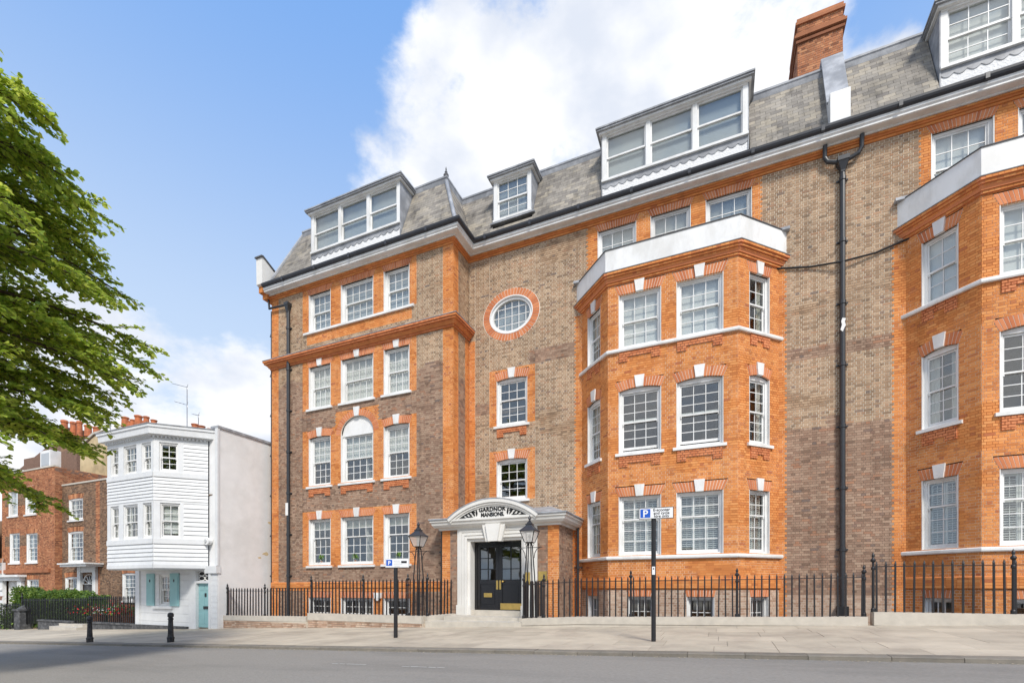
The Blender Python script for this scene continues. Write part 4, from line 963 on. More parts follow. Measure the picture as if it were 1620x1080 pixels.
for s_ in (-1, 1):                                              # acanthus scrolls either side of the name
    orn = MB()
    def leafp(x, z, a, l, wd):
        c, d = math.cos(a), math.sin(a); pts = []
        for i in range(9): t = i / 8; pts.append((t * l, wd * math.sin(math.pi * t ** .7)))
        for i in range(7, 0, -1): t = i / 8; pts.append((t * l, -wd * .35 * math.sin(math.pi * t)))
        pl = [(c_ + s_ * (x + p * c - q * d), z + p * d + q * c) for p, q in pts]
        ar = sum(p[0] * q[1] - q[0] * p[1] for p, q in zip(pl, pl[1:] + pl[:1]))
        orn.prism(pf, [(p, q + .02) for p, q in (pl if ar > 0 else pl[::-1])], .24, .262)
    for i, (x, z, a, l, wd) in enumerate(((.60, 2.47, 1.5, .27, .05), (.60, 2.74, -.5, .16, .05), (.64, 2.60, .2, .2, .045), (.66, 2.47, .9, .26, .05), (.80, 2.64, -.3, .2, .05), (.78, 2.46, .75, .24, .045), (.92, 2.58, -.35, .2, .045),
                                          (.92, 2.45, .6, .2, .04), (1.05, 2.53, -.35, .18, .035), (1.05, 2.44, .4, .17, .03), (.72, 2.455, .0, .3, .03), (1.0, 2.44, .0, .34, .022))): leafp(x, z, a, l, wd)
    orn.build('scroll_ornament', sign_k, ped)
# double doors
dn = -.30; dr = MB().fbox(porch, DX0, DX0 + .10, dn - .08, dn + .02, DZ0, DZ1).fbox(porch, DX1 - .10, DX1, dn - .08, dn + .02, DZ0, DZ1).fbox(porch, DX0 + .1, DX1 - .1, dn - .08, dn + .02, DZ1 - .1, DZ1).build('door_frame', door_m, MAN)
mid_ = (DX0 + DX1) / 2 - .03
for s_, (a, c) in enumerate(((DX0 + .1, mid_ - .004), (mid_ + .004, DX1 - .1))):
    b = MB(); z0, z1, zg = DZ0 + .01, DZ1 - .105, .28; k = .12
    b.fbox(porch, a, a + k, dn - .06, dn - .005, z0, z1).fbox(porch, c - k, c, dn - .06, dn - .005, z0, z1)
    b.fbox(porch, a + k, c - k, dn - .06, dn - .006, z1 - .10, z1).fbox(porch, a + k, c - k, dn - .06, dn - .006, zg - .14, zg).fbox(porch, a + k, c - k, dn - .06, dn - .006, z0, z0 + .12)
    b.fbox(porch, a + k, c - k, dn - .055, dn - .035, z0 + .12, zg - .14).fbox(porch, a + k + .06, c - k - .06, dn - .04, dn - .02, z0 + .2, zg - .22)
    x0, x1, y0, y1 = a + k, c - k, zg, z1 - .10
    b.fbox(porch, (x0 + x1) / 2 - .015, (x0 + x1) / 2 + .015, dn - .05, dn - .01, y0, y1)
    for j in (1, 2): y = y0 + (y1 - y0) * j / 3; b.fbox(porch, x0, x1, dn - .048, dn - .012, y - .014, y + .014)
    dl = b.build('door', door_m, MAN)
    for i in range(2):
        for j in range(3): block('pane', glass, dl, porch, x0 + (x1 - x0) * i / 2 + .012, x0 + (x1 - x0) * (i + 1) / 2 - .012, dn - .034, dn - .03, y0 + (y1 - y0) * j / 3 + .012, y0 + (y1 - y0) * (j + 1) / 3 - .012, tilt=.008)
    if s_ == 0:
        MB().fbox(porch, c - .095, c - .02, dn - .004, dn + .012, -.06, .26).build('push_plate', brass, dl)
        MB().fbox(porch, a + .27, c - .26, dn - .03, dn + .012, -.34, -.19).build('letter_box', brass, dl); MB().fbox(porch, a + .32, c - .31, dn + .012, dn + .022, -.30, -.23).build('letter_flap', brass, dl)
    else:
        MB().fbox(porch, a + .02, a + .085, dn - .004, dn + .012, -.06, .26).build('push_plate', brass, dl)
        p = porch.p(a + .18, dn + .06, .22); MB().lathe((p.x, p.y, p.z - .04), [(.012, 0), (.04, .02), (.045, .04), (.04, .06), (.012, .08)], 12).build('door_knob', brass, dl, smooth=True)
        MB().fbox(porch, a + .06, c - .02, dn - .005, dn + .008, z0 + .02, z0 + .24).build('kick_plate', brass, dl)
MB().fbox(porch, -5.60, -5.30, 0, .025, .23, .55).build('name_plate', brass, MAN); MB().fbox(porch, -6.02, -5.86, .13, .15, .12, .52).build('entry_panel', brass, MAN)
# steps up to the door
MB().box(-8.75, -5.62, YP - .9, YP + .38, -1.6, -.975).build('landing', stone, MAN)
b = MB(); b.hexa([(-9.15, 13.86, -1.7), (-5.58, 13.86, -1.7), (-5.58, 14.42, -1.7), (-9.15, 14.42, -1.7), (-9.15, 13.86, -1.13), (-5.58, 13.86, -1.08), (-5.58, 14.42, -1.07), (-9.15, 14.42, -1.12)]); b.build('step', stone, MAN)
MB().box(DX0, DX1, YP - .02, YP + .45, -.974, DZ0).build('threshold', stone, MAN)

# rooms behind the glass: floors, back wall, party walls
b = MB()
for z in (-2.9, .15, 3.62, 7.0, 10.35, 13.3):
    b.box(XL + .15, XC - .1, YW + .32, 22.6, z - .12, z); b.box(XC - .1, 12.5, YM + .32, 22.6, z - .121, z - .001)
    for a, c in BAYX if z < 9 else (): b.hexa([(a + .15, YM + .33, z - .122), (c - .15, YM + .33, z - .122), (c - BD - .1, YB + .33, z - .122), (a + BD + .1, YB + .33, z - .122), (a + .15, YM + .33, z - .002), (c - .15, YM + .33, z - .002), (c - BD - .1, YB + .33, z - .002), (a + BD + .1, YB + .33, z - .002)])
b.build('floor', floor_m, MAN)
b = MB(); b.box(XL + .1, 12.6, 22.7, 22.9, BASE, RT)
for x in (XL + .02, -14.0 + .1, XC - .12, -4.75, 1.72, 4.7, 12.45): b.box(x + .2, x + .32, YM + .33 if x > XC - 1 else YW + .4, 22.7, BASE, 13.2)
b.box(12.5, 12.6, YM + .02, 22.8, BASE, RT - .1); b.build('inner_walls', interior_m, MAN)
def brick_pick(r): return r[5] == 'orange' and r[2] - r[1] > .2 and r[6] < .02 and r[3] > .4
emit(BR, MAN, 'wall', 'bricks', 'brick', 300, brick_pick)
for X, lab in ((XY(509, YW + .25), 'small green plant on the ledge of the narrow window nearest the drainpipe'), (XY(563, YW + .25), 'yellow green plant inside the wide ground floor window'), (XY(632, YW + .25), 'green plant on the window ledge behind the small parking plate')):
    pot_plant(X, YW + .27, 1.03, lab)

# ------------------------------------------------------------------ railings
bar_me = MB().hexa([(-.018, -.018, 0), (.018, -.018, 0), (.018, .018, 0), (-.018, .018, 0), (-.017, -.017, .93), (.017, -.017, .93), (.017, .017, .93), (-.017, .017, .93)])
bar_me.hexa([(-.021, -.021, .93), (.021, -.021, .93), (.021, .021, .93), (-.021, .021, .93), (-.003, -.003, 1), (.003, -.003, 1), (.003, .003, 1), (-.003, .003, 1)])
bar_me = bar_me.mesh('railing_bar'); bar_me.materials.append(iron)
post_me = MB().lathe((0, 0, 0), [(.05, 0), (.05, .06), (.032, .08), (.03, .80), (.045, .82), (.045, .85), (.026, .87), (.026, .955), (.05, .97), (.058, 1.0), (.03, 1.03), (.02, 1.05), (.036, 1.07), (.03, 1.10), (.005, 1.15)], 10).mesh('railing_post'); post_me.materials.append(iron)
def railing(label, pts, sp, posts=(), plinth=None, base_m=None, fence_n='iron_railing', group='railings along the pavement', postn=.0):
    r = empty(fence_n, (pts[0][0], pts[0][1], pts[0][2]), label, 'railing', group); o0 = Vector(r.location)
    for (xa, ya, za, ta), (xb, yb, zb, tb) in zip(pts, pts[1:]):
        L_ = math.hypot(xb - xa, yb - ya); n = max(1, int(round(L_ / sp)))
        for i in range(n):
            t = (i + .5) / n; o = bpy.data.objects.new('bar', bar_me); C.objects.link(o); o.parent = r
            z = za + (zb - za) * t; o.location = Vector((xa + (xb - xa) * t, ya + (yb - ya) * t, z)) - o0; o.scale = (1, 1, ta + (tb - ta) * t - z); o.rotation_euler = (random.gauss(0, .004), random.gauss(0, .006), math.atan2(yb - ya, xb - xa))
        d = Vector((xb - xa, yb - ya, 0)).normalized(); q = Vector((-d.y, d.x, 0)) * .02
        A, B_ = Vector((xa, ya, ta - .14)), Vector((xb, yb, tb - .14)); h = Vector((0, 0, .018))
        MB().hexa([A - q, B_ - q, B_ - q + h, A - q + h, A + q, B_ + q, B_ + q + h, A + q + h]).build('rail', iron, r)
        if plinth:
            w0, th, brick = plinth; q = Vector((-d.y, d.x, 0)) * w0
            c = [Vector((xa, ya, za)), Vector((xb, yb, zb))]; dn_ = Vector((0, 0, -th)); e = d * .0
            gz_ = [Vector((p.x, p.y, gz(p.x, p.y) - .25)) for p in c]
            MB().hexa([c[0] - q + dn_, c[1] - q + dn_, c[1] - q, c[0] - q, c[0] + q + dn_, c[1] + q + dn_, c[1] + q, c[0] + q]).build('coping', stone, r)
            q2 = q * .88; k = Vector((0, 0, -th - .001))
            MB().hexa([gz_[0] - q2, gz_[1] - q2, c[1] - q2 + k, c[0] - q2 + k, gz_[0] + q2, gz_[1] + q2, c[1] + q2 + k, c[0] + q2 + k]).build('plinth', base_m or stone, r)
            if brick:
                f = Fr((xa, ya, 0), (xb - xa, yb - ya, 0)).shift(w0 * .88 + .009); lst = []
                brickwork(f, (0, L_), gz(xa, ya) - .05, min(za, zb) - th - .002, [], 'pale', out=lst); emit(lst, r, 'plinth_joints', 'bricks', 'brick')
    for x, y, z, t in posts:
        o = bpy.data.objects.new('post', post_me); C.objects.link(o); o.parent = r; o.location = Vector((x, y, z)) - o0; o.scale = (1, 1, (t - z) / 1.0)
    return r
FY = 14.0
railing('black railing on a brick plinth between the white side wall and the first step up', [(-19.12, FY, -1.16, 0), (-14.5, FY, -1.10, 0)], .165, [(-19.08, FY, -1.16, 0), (-16.88, FY, -1.13, 0)], (.17, .2, True), MATS['mortar_pale'])
railing('black railing in front of the left wing, turning in towards the porch', [(-14.42, FY, -.965, .29), (-9.28, FY, -.965, .32), (-8.86, 15.2, -.93, .31)], .165, [(-14.4, FY, -.965, .29), (-11.9, FY, -.965, .3), (-9.95, FY, -.965, .31), (-9.15, FY, -.965, .32)], (.17, .26, True), MATS['mortar_pale'])
railing('long black railing below the first bay window, from the door to the drainpipe', [(-5.45, 15.22, -.955, .24), (-5.62, FY, -.955, .22), (-3.87, FY, -.86, .31), (1.59, FY, -.735, .355), (3.22, FY, -.69, .38)], .168,
        [(-5.62, FY, -.96, .26), (-4.95, FY, -.92, .25), (XY(998, FY), FY, -.83, .33), (XY(1166, FY), FY, -.76, .35), (3.18, FY, -.69, .39)], (.17, .21, False))
railing('taller black railing below the second bay window', [(3.34, FY, -.575, .635), (9.2, FY, -.575, .62)], .175, [(3.36, FY, -.58, .66), (5.88, FY, -.58, .66), (8.4, FY, -.58, .66)], (.17, .31, False))

# ------------------------------------------------------------------ lanterns on tripod brackets
def lantern(X, Y, z0, label):
    r = empty('lantern', (X, Y, z0), label, 'street lamp', 'lanterns either side of the entrance'); H = 1.41 - z0
    for k in range(4):
        a = math.pi / 4 + k * math.pi / 2; c, d = math.cos(a), math.sin(a)
        MB().tube([(.20 * c, .20 * d, 0), (.17 * c, .17 * d, H * .55), (.09 * c, .09 * d, H - .12), (.06 * c, .06 * d, H)], [.021, .02, .018, .017], 8).build('leg', iron, r, False)
    b = MB().tube([(-.42, 0, H - .15), (.42, 0, H - .15)], .012, 6)
    for s in (-1, 1):
        b.tube([(s * .36, 0, H - .15), (s * .24, 0, H - .2), (s * .17, 0, H - .32), (s * .15, 0, H - .48)], .012, 6)
        b.tube([(s * (.10 + .05 * math.cos(q * .7)), 0, H - .05 + .05 * math.sin(q * .7)) for q in range(9)], .011, 6)
    b.build('bracket', iron, r, False)
    b = MB().lathe((0, 0, H), [(.12, -.01), (.15, .0), (.175, .02)], 4, True)
    k = 1.414 / 2
    lo, hi = .175, .335
    for q in range(4):
        a = math.pi / 4 + q * math.pi / 2; b.tube([(lo * math.cos(a), lo * math.sin(a), H + .01), (hi * math.cos(a), hi * math.sin(a), H + .37)], .013, 5)
        a2 = a + math.pi / 2; b.tube([(hi * math.cos(a), hi * math.sin(a), H + .37), (hi * math.cos(a2), hi * math.sin(a2), H + .37)], .016, 5)
    b.build('frame', iron, r, False)
    for q in range(4):
        a = math.pi / 4 + q * math.pi / 2; a2 = a + math.pi / 2; e = .97
        MB().face([(lo * e * math.cos(a), lo * e * math.sin(a), H + .02), (lo * e * math.cos(a2), lo * e * math.sin(a2), H + .02), (hi * e * math.cos(a2), hi * e * math.sin(a2), H + .36), (hi * e * math.cos(a), hi * e * math.sin(a), H + .36)]).build('pane', frost, r, False)
    MB().lathe((0, 0, H), [(.03, .02), (.035, .16), (.05, .18), (.05, .24), (.01, .26)], 10).build('burner', lamp_glass, r, False)
    MB().lathe((0, 0, H + .37), [(.36, -.01), (.35, .02), (.24, .09), (.16, .15), (.135, .19), (.155, .2), (.155, .22), (.10, .23), (.095, .27), (.04, .30)], 4, True).build('cap', gutter_m, r, False)
    MB().lathe((0, 0, H + .66), [(.03, 0), (.05, .03), (.02, .06), (.055, .10), (.045, .14), (.004, .22)], 8).build('finial', gutter_m, r, False)
lantern(XY(662, 14.15), 14.15, -.965, 'black lantern in front of the left wing, beside the porch drainpipe')
lantern(XY(838, 14.2), 14.2, -.95, 'black lantern in front of the white door surround')

# ------------------------------------------------------------------ signs and bollards
def sign(px, py, top, w_, h_, label, big):
    dx, dy = ray(px); k = (py - HOR) / F_PX
    d = 1.36 / (k + .0355 * dx + .025 * dy)                     # where that ray meets the pavement
    X, Y = dx * d, dy * d; z0 = gz(X, Y); zt = (HOR - top) * d / F_PX
    r = empty('parking_sign', (X, Y, z0), label, 'sign'); H = zt - z0
    MB().tube([(0, 0, -.1), (0, 0, H - h_ * .3)], .048 if big else .055, 14).build('post', iron, r, False, smooth=False)
    a = R(6) if big else R(14); f = Fr((0, 0, 0), (math.cos(a), math.sin(a), 0)); u0 = -.37 * w_ - .04 if big else -.40 * w_
    MB().fbox(f, u0, u0 + w_, .052, .064, H - h_, H).build('plate_edge', sign_k if big else sign_g, r, False)
    pl = MB().fbox(f, u0 + .012, u0 + w_ - .012, .064, .067, H - h_ + .012, H - .012).build('plate', sign_w, r, False)
    if big:
        MB().fbox(f, u0 + .03, u0 + .235, .067, .069, H - h_ + .03, H - .03).build('blue_panel', sign_b, r, False)
        text('P', .21, sign_w, r, Fr(r.location, f.U), u0 + .132, .0705, H - h_ + .045, ext=.0005, off=.004)
        for i, t_ in enumerate(('E-scooter', 'and cycle', 'hire only')): text(t_, .083, sign_k, r, Fr(r.location, f.U), u0 + .46, .0685, H - .082 - i * .066, ext=.0005, off=.0018, sx=1.03)
        MB().fbox(f, -.03, .03, .04, .056, H * .50, H * .50 + .17).build('sticker', sign_w, r, False); MB().fbox(f, -.012, .012, .056, .058, H * .5 + .11, H * .5 + .14).build('sticker_mark', sign_k, r, False)
    else:
        MB().fbox(f, u0 + .025, u0 + .20, .067, .069, H - .20, H - .035).build('blue_panel', sign_b, r, False)
        text('P', .15, sign_w, r, Fr(r.location, f.U), u0 + .113, .0705, H - .172, ext=.0005, off=.003)
        MB().fbox(f, u0 + .46, u0 + .62, .067, .069, H - .13, H - .07).build('dark_panel', sign_k, r, False)
        for i in range(4): MB().fbox(f, u0 + .24 + .02 * (i % 2), u0 + .42 + .04 * (i % 3), .067, .0685, H - .075 - i * .05, H - .062 - i * .05).build('small_print', sign_g, r, False)
sign(1034, 1014, 803, .70, .24, 'parking sign for e-scooters and cycles on a black post', True)
sign(626, 1008, 883, .68, .25, 'small pale parking plate on a black post in front of the left wing', False)
boll_me = [(.125, 0), (.125, .12), (.135, .13), (.135, .17), (.11, .19), (.105, .22), (.088, .60), (.083, .70), (.10, .72), (.10, .745), (.078, .76), (.078, .785), (.105, .80), (.11, .83), (.105, .88), (.08, .92), (.03, .935)]
for px, py, lab, hh in ((142, 1015, 'black cast iron bollard in front of the hedge railing', .95), (270, 1015, 'black cast iron bollard in front of the teal shutters', 1.0)):
    dx, dy = ray(px); d = 1.36 / ((py - HOR) / F_PX + .0355 * dx + .025 * dy); X, Y = dx * d, dy * d
    r = empty('bollard', (X, Y, gz(X, Y)), lab, 'bollard', 'bollards along the kerb'); r.scale = (.78, .78, hh)
    MB().lathe((0, 0, -.02), boll_me[:6], 8).build('base', bollard_m, r, False)
    MB().lathe((0, 0, -.02), [(.105, .20)] + boll_me[6:9], 8).build('shaft', bollard_m, r, False)
    MB().lathe((0, 0, -.02), boll_me[8:], 16).build('head', bollard_m, r, False, smooth=False)

# ------------------------------------------------------------------ white weatherboarded house
WH = empty('weatherboard_house', (-21.5, 14.5, -1.8), 'narrow white weatherboarded house with jettied upper floors and teal shutters', 'house')
YG = 13.6; XS_ = -19.12; XRr = XY(329.5, YG); r_ = ray(243); r_ = r_[0] / r_[1]; d_ = (XRr - YG * r_) / (1 - r_)
K = (XRr - d_, YG - d_); XLf = XY(171, K[1]); XG0 = XY(217, YG)
dk = -K[0] * ST + K[1] * CT; hz = lambda y: (HOR - y) * dk / F_PX
fl = Fr((0, K[1], 0), (1, 0, 0)); frr, LR = fr2(K, (XRr, YG)); fg = Fr((0, YG, 0), (1, 0, 0)); fs = Fr((XS_, 0, 0), (0, 1, 0))
zb_, zb1, zw0, zw1, zm1, zm2, zv0, zv1, zc0, zc1 = [hz(y) for y in (897, 859, 851, 794, 790, 753, 745, 698, 689, 672)]
def boards(fr, u0, u1, z0, z1, n, parent=WH, name='weatherboard'):
    for i in range(n):
        a, b_ = z0 + (z1 - z0) * i / n, z0 + (z1 - z0) * (i + 1) / n; j = random.uniform(-.003, .003)
        MB().hexa([fr.p(u0, .05 + j, a), fr.p(u1, .05 + j, a), fr.p(u1, .008, b_ + .02), fr.p(u0, .008, b_ + .02), fr.p(u0, -.0, a), fr.p(u1, -.0, a), fr.p(u1, -.0, b_ + .02), fr.p(u0, -.0, b_ + .02)]).build(name, board_w, parent)
mit = .0
for fr, a, b_ in ((fl, XLf, K[0]), (frr, 0, LR)):
    boards(fr, a, b_, zb_ + .12, zb1, 5); boards(fr, a, b_, zm1, zm2, 7)
    MB().fbox(fr, a, b_, -.05, .05, zb_ - .02, zb_ + .12).build('fascia', board_w, WH)
    for z0, z1 in ((zb1, zw0), (zm2, zv0)): MB().fbox(fr, a, b_, -.05, .06, z0, z1).build('sill_board', board_w, WH)
    MB().fbox(fr, a, b_, -.05, .03, zw1, zm1).build('head_board', board_w, WH); MB().fbox(fr, a, b_, -.05, .03, zv1, zc0).build('head_board', board_w, WH)
for z0, z1, t in ((zw0, zw1, 0), (zv0, zv1, 1)):
    ws = [(XY(p, K[1]), XY(q, K[1])) for p, q in (((176, 188.5), (196.5, 217), (225, 240)) if t else ((176, 189), (196, 219), (227, 241)))]
    us = [XLf] + [x for w_ in ws for x in w_] + [K[0]]
    for i in range(0, len(us), 2): MB().fbox(fl, us[i], us[i + 1], -.05, .03, z0, z1).build('post', board_w, WH)
    for (a, b_), c in zip(ws, (2, 3, 2)): window(WH, fl, a, b_, z0, z1, c, 2, 2, sill=False, arch=None, split=False, fw=.05, rec=.02, blind=('drapes', .3, curtain_m))
    ra, rb_ = [((p - 243) / (329.5 - 243)) for p in ((252, 282) if t else (253.5, 285))]
    def ur(px): rr_ = ray(px); q = rr_[0] / rr_[1]; tt = (q * K[1] - K[0]) / (frr.U.x - q * frr.U.y); return tt
    a, b_ = ur(252 if t else 253.5), ur(282 if t else 285.5); e = ur(291)
    MB().fbox(frr, 0, a, -.05, .03, z0, z1).build('post', board_w, WH); MB().fbox(frr, b_, e, -.05, .03, z0, z1).build('post', board_w, WH)
    window(WH, frr, a, b_, z0, z1, 2, 2, 2, sill=False, arch=None, split=True, fw=.05, rec=.02, blind=None if t else ('flat', .12, blind_w))
    boards(frr, e, LR, z0, z1, 8)
# cornice with dentils
cp = [(XLf, K[1] + 3), (XLf, K[1]), K, (XRr, YG), (XS_ - .3, YG + .35)]
MB().sweep(cp, [(.0, zc0), (.10, zc0), (.12, zc0 + .03), (.24, zc0 + .04), (.26, zc0 + .28), (.30, zc0 + .30), (.30, zc1 - .04), (.0, zc1 - .04)]).build('cornice', board_w, WH)
MB().sweep(cp, [(-.3, zc1 - .039), (.32, zc1 - .039), (.33, zc1), (-.3, zc1 + .02)]).build('lead_edge', lead, WH)
for fr, a, b_ in ((fl, XLf, K[0]), (frr, 0, LR)):
    b = MB(); n = int((b_ - a) / .13)
    for i in range(n): u = a + (b_ - a) * i / n; b.fbox(fr, u, u + .065, .03, .115, zc0 - .07, zc0 - .001)
    tag(b.build('dentils', board_w, WH), kind='stuff')
prf = [(XLf, K[1]), K, (XRr, YG), (XS_ - .36, YG + .03), (XS_ - .36, 21), (XLf, 21)]
def plan(name, pts, z0, z1, m, parent): b = MB(); b.prism(Fr((0, 0, 0), (1, 0, 0), (0, 1, 0)), pts, z0, z1); return b.build(name, m, parent)
plan('roof', prf, zc1 - .2, zc1 - .05, lead, WH); plan('jetty_soffit', prf, zb_ - .06, zb_ - .021, board_w, WH); plan('floor', [(p[0] + .3, p[1] + .3) if i < 2 else p for i, p in enumerate(prf)], zm1 + .3, zm1 + .35, floor_m, WH)
MB().box(XLf + .2, XS_ - .3, 16.6, 16.7, -2, zc1 - .2).build('inner_wall', interior_m, WH)
MB().box(XLf - .1, XLf, K[1] + .02, 21, zb_ - .02, zc1 - .05).build('side_wall', board_w, WH)
# rendered side wall facing the mansion block, with its corner bead
sw = MB().box(XS_ - .35, XS_, YG + .02, 21.5, -2.6, 6.62).build('side_wall', render_w, WH)
for yc, zc2, sz in ((15.9, 1.55, .16), (15.6, 1.35, .10), (16.1, 3.0, .12)):
    MB().prism(fs, [(yc + sz * random.uniform(.5, 1.3) * math.cos(i * .7), zc2 + .5 * sz * random.uniform(.5, 1.3) * math.sin(i * .7)) for i in range(9)], -.01, .004).build('peeled_patch', ochre, sw)
MB().box(XS_ - .42, XS_ + .05, YG - .02, 21.5, 6.62, 6.72).build('coping', lead, WH)
XP0 = XRr + .02
MB().box(XP0, XS_ - .1, YG + .03, YG + .4, zb_ - .1, 6.62).build('end_pier', render_w, WH); MB().box(XS_ - .13, XS_ + .03, YG - .03, YG + .06, zb_ + .1, 6.61).build('corner_bead', board_w, WH)
MB().box(XRr - .1, XS_ + .04, YG - .10, YG + .1, zb_ - .22, zb_ + .08).build('pier_cap', board_w, WH)
# ground floor: block-jointed boarding, door, shuttered window
gxs = {k: XY(k, YG) for k in (217, 223, 234, 246, 252, 269.5, 271, 285, 300, 304, 312, 332, 335, 345)}
zg0, zg1 = -2.2, zb_ - .05
def gb(u0, u1, z0, z1, n):
    for i in range(n): MB().fbox(fg, u0, u1, -.06, .02 + random.uniform(-.002, .002), z0 + (z1 - z0) * i / n + .006, z0 + (z1 - z0) * (i + 1) / n - .002).build('facing_board', board_w, WH)
wz0, wz1 = onY(261, 957, YG)[1], onY(261, 908, YG)[1]
gb(gxs[223], gxs[252], wz0, wz1, 5); gb(gxs[269.5], gxs[300], wz0, wz1, 5); gb(gxs[223], gxs[300], zg0, wz0, 4); gb(gxs[223], gxs[300], wz1, zg1, 1); gb(gxs[335], XS_ - .02, zg0, zg1, 13)
MB().fbox(fg, gxs[223], gxs[304], -.12, -.061, zg0, wz0).fbox(fg, gxs[335], XS_ - .02, -.12, -.061, zg0, zg1).fbox(fg, gxs[223], gxs[252], -.12, -.06, wz0, wz1).fbox(fg, gxs[269.5], gxs[304], -.12, -.06, wz0, wz1).fbox(fg, gxs[223], gxs[304], -.12, -.06, wz1, zg1).build('sheathing', board_w, WH)
window(WH, fg, gxs[252], gxs[269.5], wz0, wz1, 3, 2, 2, arch=None, sill=False, split=False, fw=.07, rec=.03, blind=('drapes', .25, curtain_m))
MB().fbox(fg, gxs[246] - .1, gxs[271] + .15, 0, .12, wz0 - .14, wz0 - .03).build('sill', board_w, WH)
MB().fbox(fg, gxs[217], gxs[223], -.12, .08, zg0, zg1).build('pilaster', board_w, WH)
for a, b_ in ((gxs[234], gxs[246]), (gxs[271], gxs[285])):
    s = MB().fbox(fg, a, b_, .03, .07, wz0 - .02, wz1 + .04).build('shutter', teal, WH); MB().fbox(fg, a + .06, b_ - .06, .07, .082, wz0 + .1, wz1 - .1).build('shutter_panel', teal, s)
    MB().prism(fg, [((a + b_) / 2 + .045 * math.cos(q), wz1 - .28 + .07 * math.sin(q)) for q in [i * .785 for i in range(8)]], .082, .086).build('cut_out', sign_k, s)
dz0, dz1, dzf0, dzf1 = onY(322, 992, YG)[1], onY(322, 922, YG)[1], onY(322, 918, YG)[1], onY(322, 903, YG)[1]
MB().fbox(fg, gxs[304], gxs[312], -.12, .07, dz0 - .1, zg1).fbox(fg, gxs[332], gxs[335], -.12, .07, dz0 - .1, zg1).fbox(fg, gxs[312], gxs[332], -.12, .05, dz1, dzf0).fbox(fg, gxs[312], gxs[332], -.12, .05, dzf1, zg1).fbox(fg, gxs[300], gxs[304], -.12, .04, zg0, zg1).build('door_surround', board_w, WH)
d0, d1 = gxs[312] + .003, gxs[332] - .003; dd = MB().fbox(fg, d0, d1, -.11, -.06, dz0, dz1).build('door', teal, WH); w_ = d1 - d0
for c in range(2):
    for z0, z1 in ((.08, .32), (.40, .78), (.84, .95)):
        a = d0 + w_ * (.1 + .43 * c); MB().fbox(fg, a, a + w_ * .37, -.06, -.05, dz0 + (dz1 - dz0) * z0, dz0 + (dz1 - dz0) * z1).build('door_panel', teal, dd)
MB().fbox(fg, d0 + w_ * .42, d1 - w_ * .1, -.05, -.03, dz0 + .78, dz0 + .90).build('letter_box', iron, dd); MB().fbox(fg, d0 + w_ * .55, d0 + w_ * .65, -.05, -.02, dz0 + 1.3, dz0 + 1.45).build('knocker', iron, dd)
fan = MB().fbox(fg, gxs[312], gxs[332], -.10, -.09, dzf0, dzf1).build('fanlight', sign_k, WH); b = MB(); cx, cz = (gxs[312] + gxs[332]) / 2, (dzf0 + dzf1) / 2; rx, rz_ = (gxs[332] - gxs[312]) / 4, (dzf1 - dzf0) / 4
for sx in (-1, 1):
    for sz in (-1, 1): b.tube([fg.p(cx + sx * rx + rx * .95 * math.cos(q * .524), -.07, cz + sz * rz_ + rz_ * .95 * math.sin(q * .524)) for q in range(13)], .022, 6)
b.build('tracery', white, fan)
MB().box(gxs[217] - .1, gxs[300], YG - .16, YG - .02, gz(gxs[217], YG) - .3, gz(-21, YG) + .10).build('footing', soil, WH)
# round floodlight on the corner of the jetty
al = empty('alarm_box', (XRr + .12, YG - .02, onY(332, 856, YG)[1] - .14), 'round white security light on the corner of the weatherboarded house', 'security light')
fa = Fr((0, 0, 0), (1, 0, 0)); MB().prism(fa, [(.17 * math.cos(i * .449), .14 + .15 * math.sin(i * .449)) for i in range(14)], -.02, .16).build('body', white, al, False)
MB().prism(fa, [(.07 * math.cos(i * .785) - .02, .14 + .07 * math.sin(i * .785)) for i in range(8)], .16, .19).build('lens', sign_g, al, False)
sh = empty('burglar_alarm', (XY(598, YW - .04), YW - .04, onY(598, 950, YW)[1]), 'white shield shaped alarm box low on the left wing behind the railing', 'alarm')
MB().prism(fa, [(0, 0), (.16, .12), (.18, .34), (-.18, .34), (-.16, .12)], -.04, .06).build('case', white, sh, False); MB().prism(fa, [(0, .08), (.10, .16), (.11, .28), (-.11, .28), (-.10, .16)], .06, .07).build('badge', panel_w, sh, False)

# ------------------------------------------------------------------ houses farther down the hill
def old_house(name, label, x0, x1, Y, z1, key, wins, extra=None, quoin=None, depth=6):
    B = empty(name, ((x0 + x1) / 2, Y + 2, gz(x0, 14) - .5), label, 'house'); f = Fr((0, Y, 0), (1, 0, 0)); lst = []
    hs = [hole_win(a, b_, c, d, r) for a, b_, c, d, cols, rt, rb, r in wins] + ([extra] if extra else [])
    brickwork(f, (x0, x1), -4, z1, hs, quoin or key, out=lst)
    brickwork(Fr((x1, 0, 0), (0, 1, 0)), (Y, Y + depth), -4, z1, [], key, out=lst)
    for a, b_, c, d, cols, rt, rb, r in wins: window(B, f, a, b_, c, d, cols, rt, rb, rise=r, arch='oldred', key=False, split=False, fw=.13, rec=.05, blind=('drapes', .3, curtain_m))
    emit(lst, B, 'wall', 'bricks', 'brick')
    MB().box(x0 + .02, x1 - .02, Y + 1.8, Y + 1.9, -4, z1).build('inner_wall', interior_m, B)
    MB().box(x0, x1, Y + .02, Y + depth, z1 - .3, z1 - .02).build('roof_deck', tile_m, B)
    MB().fbox(f, x0, x1, -.25, .04, z1, z1 + .10).build('coping', stone, B)
    return B, f
YO = 18.0
def pw(p0, p1, y0, y1, c, rt, rb, r=.05, Y=YO): m = (p0 + p1) / 2; return (XY(p0, Y), XY(p1, Y), onY(m, y1, Y)[1], onY(m, y0, Y)[1], c, rt, rb, r)
bx0, bx1 = XY(87, YO), XY(222, YO); bz = onY(130, 764, YO)[1]
